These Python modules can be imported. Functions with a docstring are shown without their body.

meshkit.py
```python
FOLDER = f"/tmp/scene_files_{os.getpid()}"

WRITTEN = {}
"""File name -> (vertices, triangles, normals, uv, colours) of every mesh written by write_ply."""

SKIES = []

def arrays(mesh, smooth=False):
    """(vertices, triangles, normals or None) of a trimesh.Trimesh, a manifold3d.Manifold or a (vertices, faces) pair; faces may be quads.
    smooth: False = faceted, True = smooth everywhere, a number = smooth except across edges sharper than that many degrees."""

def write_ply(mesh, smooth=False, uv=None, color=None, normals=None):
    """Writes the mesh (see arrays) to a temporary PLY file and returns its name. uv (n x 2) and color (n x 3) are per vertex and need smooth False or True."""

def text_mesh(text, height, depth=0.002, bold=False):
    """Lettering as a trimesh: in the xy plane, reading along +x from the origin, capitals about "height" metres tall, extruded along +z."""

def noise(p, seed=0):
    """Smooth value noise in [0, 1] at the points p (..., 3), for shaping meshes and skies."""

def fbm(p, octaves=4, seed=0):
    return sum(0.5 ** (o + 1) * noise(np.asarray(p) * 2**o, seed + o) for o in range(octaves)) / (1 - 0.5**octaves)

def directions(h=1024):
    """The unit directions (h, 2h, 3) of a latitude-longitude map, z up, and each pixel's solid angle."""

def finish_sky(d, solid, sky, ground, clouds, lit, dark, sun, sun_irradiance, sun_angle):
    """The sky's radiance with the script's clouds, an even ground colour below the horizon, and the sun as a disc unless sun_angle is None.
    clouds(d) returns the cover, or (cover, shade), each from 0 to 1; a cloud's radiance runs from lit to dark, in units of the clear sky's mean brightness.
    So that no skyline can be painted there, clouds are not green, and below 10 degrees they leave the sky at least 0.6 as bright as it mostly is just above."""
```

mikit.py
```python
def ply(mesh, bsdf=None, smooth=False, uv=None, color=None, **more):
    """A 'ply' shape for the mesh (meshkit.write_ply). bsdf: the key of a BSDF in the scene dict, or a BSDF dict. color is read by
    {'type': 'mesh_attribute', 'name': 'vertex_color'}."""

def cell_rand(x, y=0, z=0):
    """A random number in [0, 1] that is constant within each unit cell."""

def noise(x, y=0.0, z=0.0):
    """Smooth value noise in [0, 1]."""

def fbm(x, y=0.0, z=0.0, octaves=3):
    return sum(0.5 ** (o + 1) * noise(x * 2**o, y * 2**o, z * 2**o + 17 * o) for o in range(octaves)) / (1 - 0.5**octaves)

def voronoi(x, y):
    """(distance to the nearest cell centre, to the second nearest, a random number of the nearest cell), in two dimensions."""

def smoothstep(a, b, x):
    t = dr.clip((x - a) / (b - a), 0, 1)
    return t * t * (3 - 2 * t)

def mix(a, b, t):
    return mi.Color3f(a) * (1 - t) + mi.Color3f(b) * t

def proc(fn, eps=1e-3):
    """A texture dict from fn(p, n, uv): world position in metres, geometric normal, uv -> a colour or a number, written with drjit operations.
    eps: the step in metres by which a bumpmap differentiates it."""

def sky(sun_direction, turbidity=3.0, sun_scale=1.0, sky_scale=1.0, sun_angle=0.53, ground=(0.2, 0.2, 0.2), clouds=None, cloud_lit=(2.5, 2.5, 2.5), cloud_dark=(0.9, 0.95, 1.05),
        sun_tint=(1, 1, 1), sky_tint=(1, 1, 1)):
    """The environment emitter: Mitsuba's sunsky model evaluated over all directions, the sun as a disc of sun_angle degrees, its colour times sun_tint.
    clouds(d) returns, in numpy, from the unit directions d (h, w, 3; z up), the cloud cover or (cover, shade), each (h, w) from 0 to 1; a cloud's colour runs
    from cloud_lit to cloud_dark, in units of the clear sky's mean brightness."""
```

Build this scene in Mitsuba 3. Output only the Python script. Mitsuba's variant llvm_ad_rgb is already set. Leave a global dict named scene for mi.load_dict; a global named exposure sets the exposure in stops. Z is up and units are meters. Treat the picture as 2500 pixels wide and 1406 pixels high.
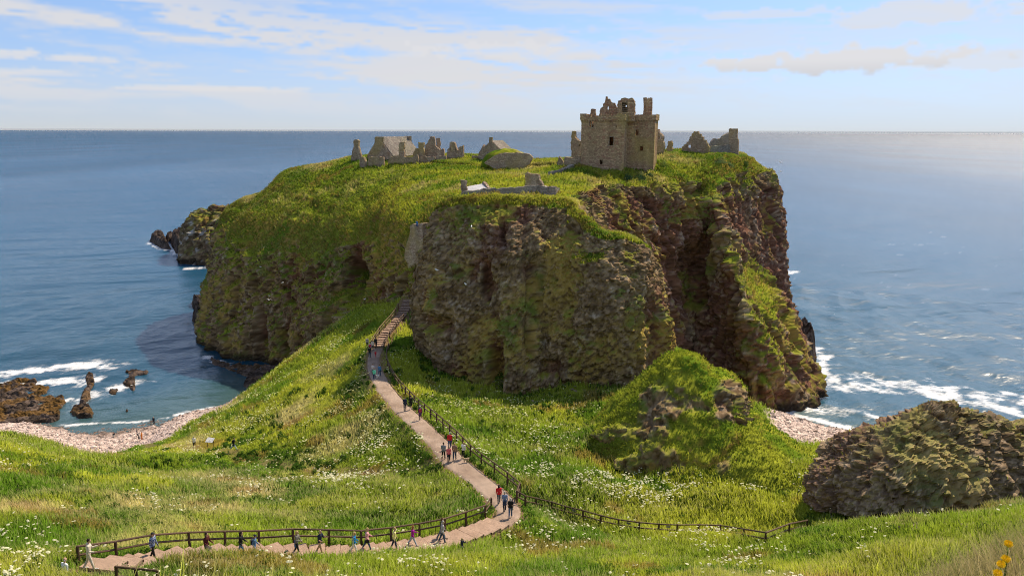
import math, random
import numpy as np, trimesh, manifold3d as m3, shapely
from shapely.geometry import Polygon, LineString
from scipy.interpolate import LinearNDInterpolator, Akima1DInterpolator, RegularGridInterpolator
from scipy.ndimage import gaussian_filter, map_coordinates, distance_transform_edt
from scipy.spatial import cKDTree
import drjit as dr, mitsuba as mi
import mikit, meshkit
from mikit import ply, proc

scene, labels = {}, {}
T = mi.ScalarTransform4f
rng = np.random.default_rng(7)
random.seed(7)

# ------------------------------------------------------------------ camera, sky, exposure
F_PX = 1962.0                       # focal length in pixels of a 2500 px wide frame
CAM_H = 60.0                        # eye above the sea
PITCH, ROLL = math.atan(383.0 / F_PX), 0.0032
Fv = np.array([0, math.cos(PITCH), -math.sin(PITCH)])
U0 = np.array([0, math.sin(PITCH), math.cos(PITCH)])
R0 = np.array([1.0, 0, 0])
Rv = R0 * math.cos(ROLL) + U0 * math.sin(ROLL)
Uv = U0 * math.cos(ROLL) - R0 * math.sin(ROLL)
CAM = np.array([0, 0, CAM_H])
scene['camera'] = {'type': 'perspective', 'fov': math.degrees(2 * math.atan(1250 / F_PX)), 'fov_axis': 'x', 'near_clip': 0.5, 'far_clip': 300000.0,
                   'to_world': T().look_at(origin=CAM.tolist(), target=(CAM + Fv * 10).tolist(), up=Uv.tolist())}
exposure = 2.25
SUN_AZ, SUN_EL = math.radians(37), math.radians(48)
SUN = (math.sin(SUN_AZ) * math.cos(SUN_EL), math.cos(SUN_AZ) * math.cos(SUN_EL), math.sin(SUN_EL))

def sstep0(a, b, x):
    t = np.clip((x - a) / (b - a), 0, 1)
    return t * t * (3 - 2 * t)

def clouds(d):
    x, y, z = d[..., 0], d[..., 1], d[..., 2]
    az, el = np.degrees(np.arctan2(x, y)), np.degrees(np.arcsin(np.clip(z, -1, 1)))
    cover, shade = np.zeros_like(az), np.zeros_like(az)
    sel = (el < 89.5)
    a, e = az[sel], el[sel]
    def N(sa, se, seed, oc=4):
        return meshkit.fbm(np.stack([a * sa, e * se, 0 * a + 3.3], -1), oc, seed)
    def g(c, w):                                                     # a soft bump
        return lambda v: np.exp(-0.5 * ((v - c) / w) ** 2)
    warp = (N(0.10, 0.5, 11) - 0.5)
    # long cirrus streaks, dipping to the right; higher and denser on the left
    t = e + 0.075 * (a + 8) + 1.8 * warp
    fine = meshkit.fbm(np.stack([a * 0.22 + 2.5 * warp, t * 2.6, 0 * a], -1), 5, 5)
    wisp = meshkit.fbm(np.stack([a * 0.06, t * 0.75, 0 * a + 9], -1), 3, 6)
    fib = meshkit.fbm(np.stack([a * 0.55 + 4 * warp, t * 7.5, 0 * a + 2], -1), 4, 8)
    c = np.clip((wisp * 0.9 + fine * 0.75 + .45 * (fib - .5) - 0.72) * 2.7, 0, 1)
    left = 1 / (1 + np.exp((a - 4) / 5.0))
    band = np.exp(-0.5 * ((t - 6.2) / 1.7) ** 2) * left
    cir = np.clip(c * (0.35 + 0.75 * left) + band * np.clip((fine + .6 * (fib - .5) - 0.33) * 2.9, 0, 0.95) * 0.85, 0, 0.92)
    blue = np.exp(-0.5 * (((a + 8) / 9) ** 2 + ((e - 8.2) / 0.9) ** 2)) + np.exp(-0.5 * (((a + 24) / 7) ** 2 + ((e - 4.6) / 0.5) ** 2))
    cir = cir * (1 - 0.6 * np.clip(blue, 0, 1))
    cir *= np.clip((e - 0.4) / 2.5, 0, 1)
    # faint low veil near the horizon
    veil = 0.10 * np.exp(-np.clip(e, 0, 90) / 9) + 0.50 * np.exp(-np.clip(e, 0, 90) / 2.2) + 0.18 * np.exp(-0.5 * ((e - 2.2) / 1.4) ** 2) * (0.4 + N(0.12, 1.2, 21))
    # flat white clouds at the upper right
    def puff(a0, e0, wa, we, seed, edge=1.0):
        r = np.sqrt(((a - a0) / wa) ** 2 + (np.where(e > e0, (e - e0) / we, (e - e0) / (we * 0.55))) ** 2)
        o = np.zeros_like(a); k = r < 2
        n = meshkit.fbm(np.stack([a[k] * 0.9, e[k] * 2.2, 0 * a[k] + seed], -1), 5, seed)
        o[k] = np.clip((1.15 - r[k] + 1.7 * (n - 0.5)) * 3.2 * edge, 0, 1)
        return o
    # (azimuth, elevation, half width, half height) of each patch
    pf = np.zeros_like(a); sh = np.zeros_like(a)
    for a0, e0, wa, we, sd, k in ((21.5, 4.3, 7.6, 0.95, 31, .95), (25, 6.9, 5.5, .9, 32, .7), (31, 4.0, 5, .6, 38, .6), (16.5, 7.4, 4.2, .35, 33, .55), (-31.4, 4.3, 1.7, .3, 34, .8), (-27.6, 4.15, 1.8, .25, 35, .8),
                              (-19.6, 2.55, 4.5, .22, 36, .65), (-30.5, 3.3, 3.0, .25, 39, .5), (2, 5.2, 9, .8, 41, .35), (12, 3.3, 6, .35, 42, .3)):
        p = puff(a0, e0, wa, we, sd) * k
        s = np.clip((e0 + 0.1 * we - e) / we + 0.15, 0, 1) * (0.5 if k > .9 else 0.05)
        sh = np.where(p > pf, s, sh); pf = np.maximum(pf, p)
    hi = sstep0(14, 26, e)                                             # thin cirrus added overhead, out of view, for more fill light; patterned in plan
    dx_, dy_ = x[sel] / np.maximum(z[sel], .2), y[sel] / np.maximum(z[sel], .2)
    over = np.clip((meshkit.fbm(np.stack([dx_ * .9 + dy_ * .4, dy_ * 2.4 - dx_ * .9, 0 * dx_ + 5], -1), 4, 51) - .36) * 2.2, 0, .75)
    cir = cir * (1 - hi) + over * hi
    cc = 1 - (1 - cir) * (1 - pf) * (1 - np.clip(veil, 0, .8))
    cover[sel] = cc
    shade[sel] = np.where(pf > 0.2, sh, 0.12)
    return cover, shade

scene['sky'] = mikit.sky(SUN, turbidity=3.0, sun_scale=0.92, sun_angle=0.8, clouds=clouds, cloud_lit=(2.25, 2.22, 2.25), cloud_dark=(1.60, 1.63, 1.75), sky_tint=(0.70, 0.76, 0.86), ground=(0.12, 0.15, 0.19))
labels['sky'] = {'kind': 'structure'}

# ------------------------------------------------------------------ helpers
def kz(py):                         # metres of drop per metre of depth along a pixel row (frame centre)
    return math.sin(PITCH) + (py - 703) / F_PX * math.cos(PITCH)

def W(px, py, d):                   # the point seen at a pixel, d metres deep
    return CAM + d * Fv + (px - 1250) / F_PX * d * Rv - (py - 703) / F_PX * d * Uv

def WZ(px, py, z):                  # ... where that ray is at height z
    r = W(px, py, 1.0) - CAM
    return CAM + r * ((z - CAM_H) / r[2])

def project(p):
    q = np.asarray(p, float) - CAM
    d = q @ Fv
    return np.stack([1250 + (q @ Rv) / d * F_PX, 703 - (q @ Uv) / d * F_PX, d], -1)

def sstep(a, b, x):
    t = np.clip((x - a) / (b - a), 0, 1)
    return t * t * (3 - 2 * t)

from concurrent.futures import ThreadPoolExecutor
POOL = ThreadPoolExecutor(4)
_L = np.random.default_rng(99).random((64, 64, 64)).astype(np.float32)   # a lattice of random numbers that repeats after 64 cells
_L = np.pad(_L, ((0, 1), (0, 1), (0, 1)), mode='wrap')
_M = np.array([[.80, .60, .0], [-.58, .77, .27], [.16, -.22, .96]])
def _fbm(p, oc, seed):
    out, tot = 0, 0
    q = p @ _M.T + (np.array([17.3, 5.9, 31.7]) * (seed % 97 + 1)) % 64
    for o in range(oc):
        i = np.floor(q)
        t = (q - i).astype(np.float32); t = t * t * (3 - 2 * t)
        i = i.astype(np.int32) & 63
        x, y, z = i.T
        k = (x * 65 + y) * 65 + z
        L = _L.reshape(-1)
        tx, ty, tz = t.T
        a = L[k] + (L[k + 1] - L[k]) * tz
        b = L[k + 65]; b = b + (L[k + 66] - b) * tz
        a = a + (b - a) * ty
        k = k + 65 * 65
        c = L[k]; c = c + (L[k + 1] - c) * tz
        b = L[k + 65]; b = b + (L[k + 66] - b) * tz
        c = c + (b - c) * ty
        out = out + (a + (c - a) * tx) * .5 ** (o + 1); tot += .5 ** (o + 1)
        q = q * 2.03 + 11.7
    return out / tot

def fbm(p, s, oc=4, seed=0):
    p = np.asarray(p, float)
    if p.shape[-1] == 2: p = np.concatenate([p, np.zeros(p.shape[:-1] + (1,))], -1)
    s = np.asarray(s, float)
    q = p * (s if s.ndim == 0 or len(s) == 3 else np.r_[s, 1])
    sh = q.shape[:-1]; q = q.reshape(-1, 3)
    if len(q) < 20000: return _fbm(q, oc, seed).reshape(sh)
    return np.concatenate(list(POOL.map(lambda c: _fbm(c, oc, seed), np.array_split(q, max(4, len(q) // 60000))))).reshape(sh)

def ridged(p, s, oc=4, seed=0):
    return 1 - np.abs(2 * fbm(p, s, oc, seed) - 1)

def mixc(a, b, t):
    return np.asarray(a) * (1 - t[..., None]) + np.asarray(b) * t[..., None]

def worley(p, cell, seed=0):        # distance to the nearest scattered point / cell, and that point's random number
    ic = np.floor(p / cell).astype(np.int64)
    lo = ic.min(0) - 1; ic -= lo; dim = ic.max(0) + 2
    full = np.zeros(dim, bool); full[tuple(ic.T)] = True
    for ax in range(3):
        g = full.copy()
        full |= np.roll(g, 1, ax) | np.roll(g, -1, ax)
    cells = np.argwhere(full) + lo
    def h(n):
        v = (cells[:, 0] * 374761393 + cells[:, 1] * 668265263 + cells[:, 2] * 2147483647 + n * 144665 + seed * 7919) & 0xFFFFFFFF
        v = ((v ^ (v >> 13)) * 1274126177) & 0xFFFFFFFF
        return ((v ^ (v >> 16)) & 0xFFFFFF) / 16777215.0
    pts = (cells + np.stack([h(1), h(2), h(3)], 1)) * cell
    d, i = cKDTree(pts).query(p, k=1, workers=4)
    return d / cell, h(4)[i]

def put(key, shape, label=None, category=None, group=None, kind=None):
    scene[key] = shape
    tag(key, label, category, group, kind)
    return key

def tag(key, label=None, category=None, group=None, kind=None):
    e = {k: v for k, v in dict(label=label, category=category, group=group, kind=kind).items() if v}
    if e: labels[key] = e

USED = {}
def numbered(name):
    n = USED.get(name, 0); USED[name] = n + 1
    return name if n == 0 else f'{name}_{n:03d}'

def grid_faces(nu, nv, wrap=False):
    i = np.arange(nu if wrap else nu - 1)[:, None]; j = np.arange(nv - 1)[None]
    a = i * nv + j; b = ((i + 1) % nu) * nv + j
    q = np.stack([a, b, b + 1, a + 1], -1).reshape(-1, 4)
    return np.vstack([q[:, [0, 1, 2]], q[:, [0, 2, 3]]])

def normals(v, f):
    n = np.zeros_like(v); c = np.cross(v[f[:, 1]] - v[f[:, 0]], v[f[:, 2]] - v[f[:, 0]])
    for k in range(3): np.add.at(n, f[:, k], c)
    return n / np.maximum(np.linalg.norm(n, axis=1, keepdims=True), 1e-12)

# ------------------------------------------------------------------ materials
VC = {'type': 'mesh_attribute', 'name': 'vertex_color'}
scene['m_ground'] = {'type': 'twosided', 'bsdf': {'type': 'diffuse', 'reflectance': VC}}
scene['m_leaf'] = {'type': 'principledthin', 'base_color': VC, 'roughness': 0.75, 'diff_trans': 0.8, 'spec_trans': 0.0}
scene['m_petal'] = {'type': 'principledthin', 'base_color': VC, 'roughness': 0.8, 'diff_trans': 0.6}
scene['m_cloth'] = {'type': 'twosided', 'bsdf': {'type': 'principled', 'base_color': VC, 'roughness': 0.85, 'specular': 0.25}}
scene['m_wood'] = {'type': 'twosided', 'bsdf': {'type': 'principled', 'base_color': VC, 'roughness': 0.7, 'specular': 0.3}}

def stone_fn(c0, c1, c2, lich, course):
    def fn(p, n, uv):
        along = dr.select(dr.abs(n.x) > dr.abs(n.y), p.y, p.x)
        row = dr.floor(p.z / course)
        q = along / (course * 1.9) + mikit.cell_rand(row, 5) * 7 + 0.35 * mikit.noise(p.x * 0.9, p.y * 0.9, row * 3.1)
        r = mikit.cell_rand(dr.floor(q), row, 3)
        r2 = mikit.cell_rand(dr.floor(q), row, 9)
        c = mikit.mix(c0, c1, r)
        c = mikit.mix(c, c2, mikit.smoothstep(0.72, 0.9, r2) * 0.8)
        fz, fq = p.z / course - row, q - dr.floor(q)
        joint = dr.maximum(mikit.smoothstep(0.80, 0.95, fz), mikit.smoothstep(0.86, 0.97, fq))
        c = mikit.mix(c, mi.Color3f(c0) * 0.45, joint * 0.6)
        big = mikit.fbm(p.x * 0.22, p.y * 0.22, p.z * 0.16, 4)
        c = mikit.mix(c, lich, mikit.smoothstep(0.5, 0.72, big) * 0.55)
        streak = mikit.fbm(along * 0.9, p.z * 0.10, 4.0, 3)
        c = c * (0.72 + 0.56 * streak)
        return c * (0.8 + 0.4 * mikit.fbm(p.x * 3.1, p.y * 3.1, p.z * 3.1, 2))
    return fn

def stone_bump(course):
    def fn(p, n, uv):
        along = dr.select(dr.abs(n.x) > dr.abs(n.y), p.y, p.x)
        row = dr.floor(p.z / course)
        q = along / (course * 1.9) + mikit.cell_rand(row, 5) * 7 + 0.35 * mikit.noise(p.x * 0.9, p.y * 0.9, row * 3.1)
        fz, fq = p.z / course - row, q - dr.floor(q)
        joint = dr.maximum(mikit.smoothstep(0.78, 0.95, fz), mikit.smoothstep(0.84, 0.97, fq))
        return (1 - joint) * (0.5 + 0.5 * mikit.cell_rand(dr.floor(q), row, 3)) + 0.6 * mikit.fbm(p.x * 4, p.y * 4, p.z * 4, 2)
    return fn

def stone(key, c0, c1, c2, lich, course=0.34, depth=0.10):
    scene[key] = \
        {'type': 'twosided', 'bsdf': {'type': 'bumpmap', 'texture': proc(stone_bump(course), 0.03), 'scale': depth,
                                      'bsdf': {'type': 'diffuse', 'reflectance': proc(stone_fn(c0, c1, c2, lich, course))}}}
stone('m_keep_stone', (.35, .24, .15), (.50, .37, .235), (.34, .18, .125), (.40, .32, .12))
stone('m_ruin_stone', (.30, .23, .165), (.48, .39, .285), (.32, .21, .155), (.40, .31, .10), 0.3)
stone('m_pale_stone', (.26, .235, .20), (.42, .38, .32), (.30, .24, .20), (.36, .33, .22), 0.28, 0.14)
# ------------------------------------------------------------------ colours of ground and growth
GREEN, LUSH, YELLOW = np.array([.155, .225, .021]), np.array([.075, .160, .013]), np.array([.275, .31, .030])
STRAW, RUST, EARTH = np.array([.40, .36, .14]), np.array([.22, .105, .045]), np.array([.20, .125, .085])

def grass_colour(p, straw=0.0, lush=0.0):
    p2 = p[:, :2]
    a, b, c = fbm(p2, .055, 4, 101), fbm(p2, .16, 4, 102), fbm(p2, .09, 4, 103)
    bowl = sstep(2, 14, p2[:, 0]) * sstep(62, 72, p2[:, 1]) * (p2[:, 1] < 130)      # greener grass in the bowl below the crag
    straw = straw - .16 * bowl
    col = mixc(GREEN, YELLOW, sstep(.40, .62, a))
    col = mixc(col, LUSH, sstep(.52, .64, b + lush) * .85)
    col = mixc(col, STRAW, np.clip(sstep(.54, .70, c * .8 + straw + .14 * fbm(p2, [.45, 1.0], 3, 106)) * .95, 0, 1))
    col = mixc(col, RUST, sstep(.64, .72, fbm(p2, .21, 3, 104)) * .5)
    return col * (.75 + .5 * fbm(p2, 1.1, 3, 105))[:, None]

# ------------------------------------------------------------------ the mainland slope, neck and shelf (heights over the plan)
PATH = np.array([(235, 1392, 44), (330, 1378, 47), (450, 1362, 50), (620, 1353, 54), (720, 1350, 56), (860, 1354, 57.5), (960, 1343, 59.5), (1075, 1324, 62), (1160, 1298, 64.8), (1215, 1277, 67), (1240, 1258, 69),
                 (1232, 1228, 71.8), (1200, 1196, 74.6), (1155, 1160, 77.8), (1110, 1125, 81), (1072, 1082, 86.5), (1040, 1050, 91.5), (985, 1000, 101), (945, 955, 111), (918, 908, 120.5), (912, 878, 126), (922, 850, 131.5)], float)
STAIR = np.array([(922, 850, 131.5), (932, 832, 134.5), (948, 808, 138), (968, 786, 141.5), (985, 762, 146), (996, 730, 152)], float)
PATHW = np.array([W(*p) for p in PATH]); STAIRW = np.array([W(*p) for p in STAIR])

def resample(pts, step):
    pts = np.asarray(pts, float)
    s = np.r_[0, np.cumsum(np.linalg.norm(np.diff(pts[:, :2], axis=0), axis=1))]
    n = max(2, int(round(s[-1] / step)) + 1)
    u = np.linspace(0, s[-1], n)
    return np.stack([Akima1DInterpolator(s, pts[:, k])(u) for k in range(pts.shape[1])], 1)
PATHD, STAIRD = resample(PATHW, 0.4), resample(STAIRW, 0.25)

PIX = [  # (pixel, pixel, depth)
    (0, 1406, 40), (0, 1300, 52), (0, 1200, 66), (0, 1100, 83), (0, 1052, 98), (100, 1074, 97), (200, 1108, 96), (290, 1165, 94), (360, 1182, 93), (450, 1170, 91), (640, 1166, 90), (850, 1168, 86), (1050, 1150, 82),
    (250, 1200, 70), (500, 1220, 72), (750, 1220, 73), (1000, 1210, 74), (250, 1300, 55), (500, 1290, 60), (800, 1280, 64), (1000, 1270, 66), (100, 1370, 44),
    (0, 1085, 110), (60, 1094, 110), (150, 1112, 110), (220, 1122, 110), (290, 1130, 110), (345, 1128, 112), (60, 1112, 126), (150, 1120, 126), (220, 1122, 128), (290, 1118, 130), (345, 1112, 132),
    (475, 1096, 117), (517, 1092, 113), (572, 1101, 106), (660, 1128, 99), (760, 1140, 93), (400, 1085, 130), (340, 1097, 152), (250, 1094, 153),
    (990, 735, 152), (900, 800, 147), (820, 850, 143), (740, 897, 142), (650, 952, 143), (570, 992, 147), (490, 1040, 146), (400, 1066, 148),
    (860, 940, 124), (800, 1000, 115), (700, 1050, 112), (900, 1060, 97), (800, 1100, 97), (620, 1075, 114), (960, 1100, 88),
    (880, 745, 172), (830, 792, 185), (760, 825, 196), (715, 905, 204), (650, 925, 206),
    (1010, 850, 129), (1080, 910, 124.5), (1200, 950, 120.5), (1280, 965, 118.5), (1400, 930, 119.5), (1480, 935, 118.5), (1560, 935, 119), (1640, 875, 128),
    (1300, 1000, 108), (1250, 1100, 90), (1150, 1050, 97), (1050, 950, 113), (1300, 1180, 80), (1400, 1180, 81), (1480, 1000, 105), (1400, 1060, 96), (1400, 1240, 77.5), (1600, 1255, 78.5), (1700, 1245, 80),
    (1620, 1180, 85), (1530, 1120, 90), (1300, 1243, 77), (1400, 1262, 76), (1550, 1292, 74), (1700, 1302, 74), (1870, 1322, 74), (1960, 1300, 76),
    (400, 1368, 47.4), (300, 1386, 44.6), (520, 1357, 50.6), (600, 1360, 52), (500, 1406, 46), (900, 1406, 48), (1250, 1406, 50), (1600, 1406, 50), (1900, 1385, 52), (1250, 1330, 64), (1500, 1335, 67), (1130, 1345, 60.5), (1700, 1360, 61),
    # the grassy hillock and its second knoll
    (1440, 1065, 95), (1500, 988, 97), (1560, 922, 98.5), (1605, 888, 99), (1650, 872, 99.5), (1700, 882, 99.5), (1728, 910, 99), (1762, 925, 98.5), (1790, 958, 98), (1800, 1000, 98),
    (1690, 960, 94.5), (1680, 1040, 91), (1700, 1110, 87.5), (1600, 1000, 94), (1560, 1050, 92), (1780, 1050, 91.5), (1830, 1022, 96), (1870, 1058, 97), (1920, 1110, 97), (1980, 1160, 96),
    (1760, 1080, 89), (1750, 1150, 85.5), (1850, 1130, 88), (1900, 1180, 86), (1960, 1185, 85), (1860, 1240, 80), (1930, 1240, 79),
    (2000, 1290, 69), (2040, 1238, 75), (2180, 1265, 71), (2300, 1258, 70), (2420, 1225, 73), (2500, 1195, 76), (2100, 1345, 55), (2300, 1330, 51), (2490, 1270, 51),
    (2050, 1110, 90), (2250, 1040, 90), (2480, 1060, 92),
    # right beach and the slope above it
    (1840, 1000, 173), (1900, 1003, 176), (2000, 1036, 168), (2100, 1060, 160), (1880, 1072, 149), (1960, 1085, 144), (2030, 1092, 141), (1960, 1112, 130), (1700, 880, 172), (1780, 950, 168), (1660, 850, 160), (1750, 900, 150), (1820, 985, 140),
    # left waterline
    (150, 1036, 167.4), (300, 1031, 169), (376, 1021, 171), (450, 1006, 175), (560, 984, 180.5), (620, 950, 192), (60, 1045, 163), (0, 1052, 160)]
XYZ = [(0, 0, 58.3), (0, 4, 57.6), (4.4, 6.4, 56.6), (5.6, 6.5, 56.9), (3.5, 6.2, 56.15), (7, 6, 57.4), (2.6, 6, 55.4), (5, 9.2, 53.3), (7.5, 9.5, 53.8), (4, 4, 57.4), (9, 7, 57.2), (2.5, 9, 52.6), (0, 10, 52.0), (0, 16, 47.3), (0, 26, 40.5), (0, 36, 35.8), (-40, 0, 55), (-40, 20, 43), (-20, 20, 44), (40, 0, 57), (10, 12, 49.3), (22, 22, 42.5), (30, 36, 36), (60, 20, 46), (70, 45, 38), (-60, 30, 40),
       (0, -12, 59), (-90, -12, 57), (90, -12, 59), (-110, 50, 30), (-120, 90, 20), (-110, 125, 5), (-120, 150, 0.5), (-140, 190, -5), (100, 60, 34), (110, 90, 22), (110, 120, 4), (110, 150, -3), (140, 40, 40), (140, 100, 8), (-140, 0, 50), (-140, 80, 25), (140, -12, 58),
       (70, 125, 4.5), (62, 185, -5), (90, 170, -5), (140, 160, -5), (140, 230, -8), (-140, 230, -8), (-60, 195, -3.5), (-90, 190, -4.5), (0, 230, 5), (-75, 205, -4), (-72, 182, -1.2), (-105, 168, -.8), (50, 230, 0), (-60, 230, -4), (30, 175, 12), (0, 165, 25), (-25, 172, 25)]
def path_frame(p2, line):            # distance to the path's centre line and its height there
    d, i = cKDTree(line[:, :2]).query(p2)
    return d, line[i, 2], i
tp = np.vstack([np.array([W(*p) for p in PIX]), np.array(XYZ, float), PATHW[::1], STAIRW[:5]])
STEP = 0.4
gx, gy = np.arange(-112, 116, STEP), np.arange(-4, 232, STEP)
GX, GY = np.meshgrid(gx, gy, indexing='ij')
coarse = LinearNDInterpolator(tp[:, :2], tp[:, 2])(GX, GY)
near_grid = LinearNDInterpolator(tp[:, :2], tp[:, 2])
GZ = np.nan_to_num(coarse, nan=-6)
GZ = np.where(GY < 12, gaussian_filter(GZ, .4 / STEP), gaussian_filter(GZ, 1.1 / STEP))
P2 = np.stack([GX, GY], -1).reshape(-1, 2)
dpath, zpath, ipath = path_frame(P2, PATHD); dst, zst, _ = path_frame(P2, STAIRD)
dpath, zpath = np.where(dst < dpath, dst, dpath), np.where(dst < dpath, zst, zpath)
DP = dpath.reshape(GX.shape)
Z0 = GZ.copy()
# lumps, tussocks
calm = sstep(1.6, 4.0, DP) * sstep(9, 14, GY)
beachy = (1 - sstep(2.2, 4.2, GZ)) * (GY > 120)
lump = (fbm(P2, .16, 3, 1).reshape(GX.shape) - .5) * 1.9 + (ridged(P2, .5, 3, 2).reshape(GX.shape) - .5) * .55
hill_c = np.array([W(1670, 960, 96)[:2]])
hillness = np.exp(-0.5 * (np.min([np.hypot(GX - c[0], GY - c[1]) for c in hill_c], 0) / 8.0) ** 2)
GZ = GZ - .45 * calm * (1 - beachy) + lump * calm * (1 - beachy) * (1 + 0.3 * hillness) + (fbm(P2, .9, 3, 4).reshape(GX.shape) - .5) * .3 * beachy
GZ = GZ - hillness * 2.8
w = 1 - sstep(1.25, 2.6, DP)
# the bank on the near side of the stepped path
_pt = np.gradient(PATHD[:, :2], axis=0); _pt /= np.linalg.norm(_pt, axis=1, keepdims=True)
_side = ((P2 - PATHD[ipath, :2]) * np.stack([_pt[ipath, 1], -_pt[ipath, 0]], 1)).sum(1).reshape(GX.shape)
_px = project(PATHD)[ipath, 0].reshape(GX.shape)
_amp = .42 * sstep(270, 330, _px) * (1 - sstep(560, 640, _px)) + .16 * sstep(240, 300, _px) * (1 - sstep(1080, 1160, _px))
GZ = GZ + _amp * sstep(1.0, 2.0, _side) * (1 - sstep(4, 9, _side)) * (GY < 75)
GZ = GZ * (1 - w) + (zpath.reshape(GX.shape) - 0.11) * w
terrain_z = RegularGridInterpolator((gx, gy), GZ, bounds_error=False, fill_value=-6)
def ground(x, y): return terrain_z(np.stack([np.asarray(x, float), np.asarray(y, float)], -1))

tv = np.stack([GX, GY, GZ], -1).reshape(-1, 3)
tf = grid_faces(len(gx), len(gy))
tn = normals(tv, tf)
if tn[len(tn) // 2, 2] < 0: tf, tn = tf[:, ::-1], -tn
SHELF = np.array([W(340, 1080, 148), W(475, 1096, 117), W(572, 1103, 106), W(660, 1130, 99), W(760, 1142, 93), W(900, 1152, 86), W(1060, 1137, 82.5)])
SHELFD = resample(SHELF, .5)
dshelf = cKDTree(SHELFD[:, :2]).query(tv[:, :2])[0]
tc = grass_colour(tv) * .8
slope_n = normals(np.stack([GX, GY, gaussian_filter(GZ, .8 / STEP)], -1).reshape(-1, 3), tf)[:, 2]
bare = sstep(.62, .48, slope_n + .22 * (fbm(tv, .5, 3, 31) - .5))
hb = hillness.reshape(-1)
bare = np.clip(np.maximum(bare * (1 - .3 * hb), sstep(.60, .68, fbm(tv, [.28, .28, .14], 4, 33) + .14 * (1 - slope_n)) * sstep(.25, .6, hb)), 0, 1)
rockc = mixc(np.array([.115, .09, .065]), np.array([.25, .215, .165]), sstep(.35, .7, fbm(tv, .9, 4, 34)))
tc = mixc(tc, rockc, bare * .85)
trail = (1 - sstep(.6, 1.5, dshelf + 1.3 * (fbm(tv[:, :2], .5, 3, 35) - .5))) * .55
edge = (1 - sstep(1.4, 2.6, dpath + .9 * (fbm(tv[:, :2], .8, 3, 36) - .5))) * .8
tc = mixc(tc, EARTH, np.maximum(trail, edge))
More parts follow.
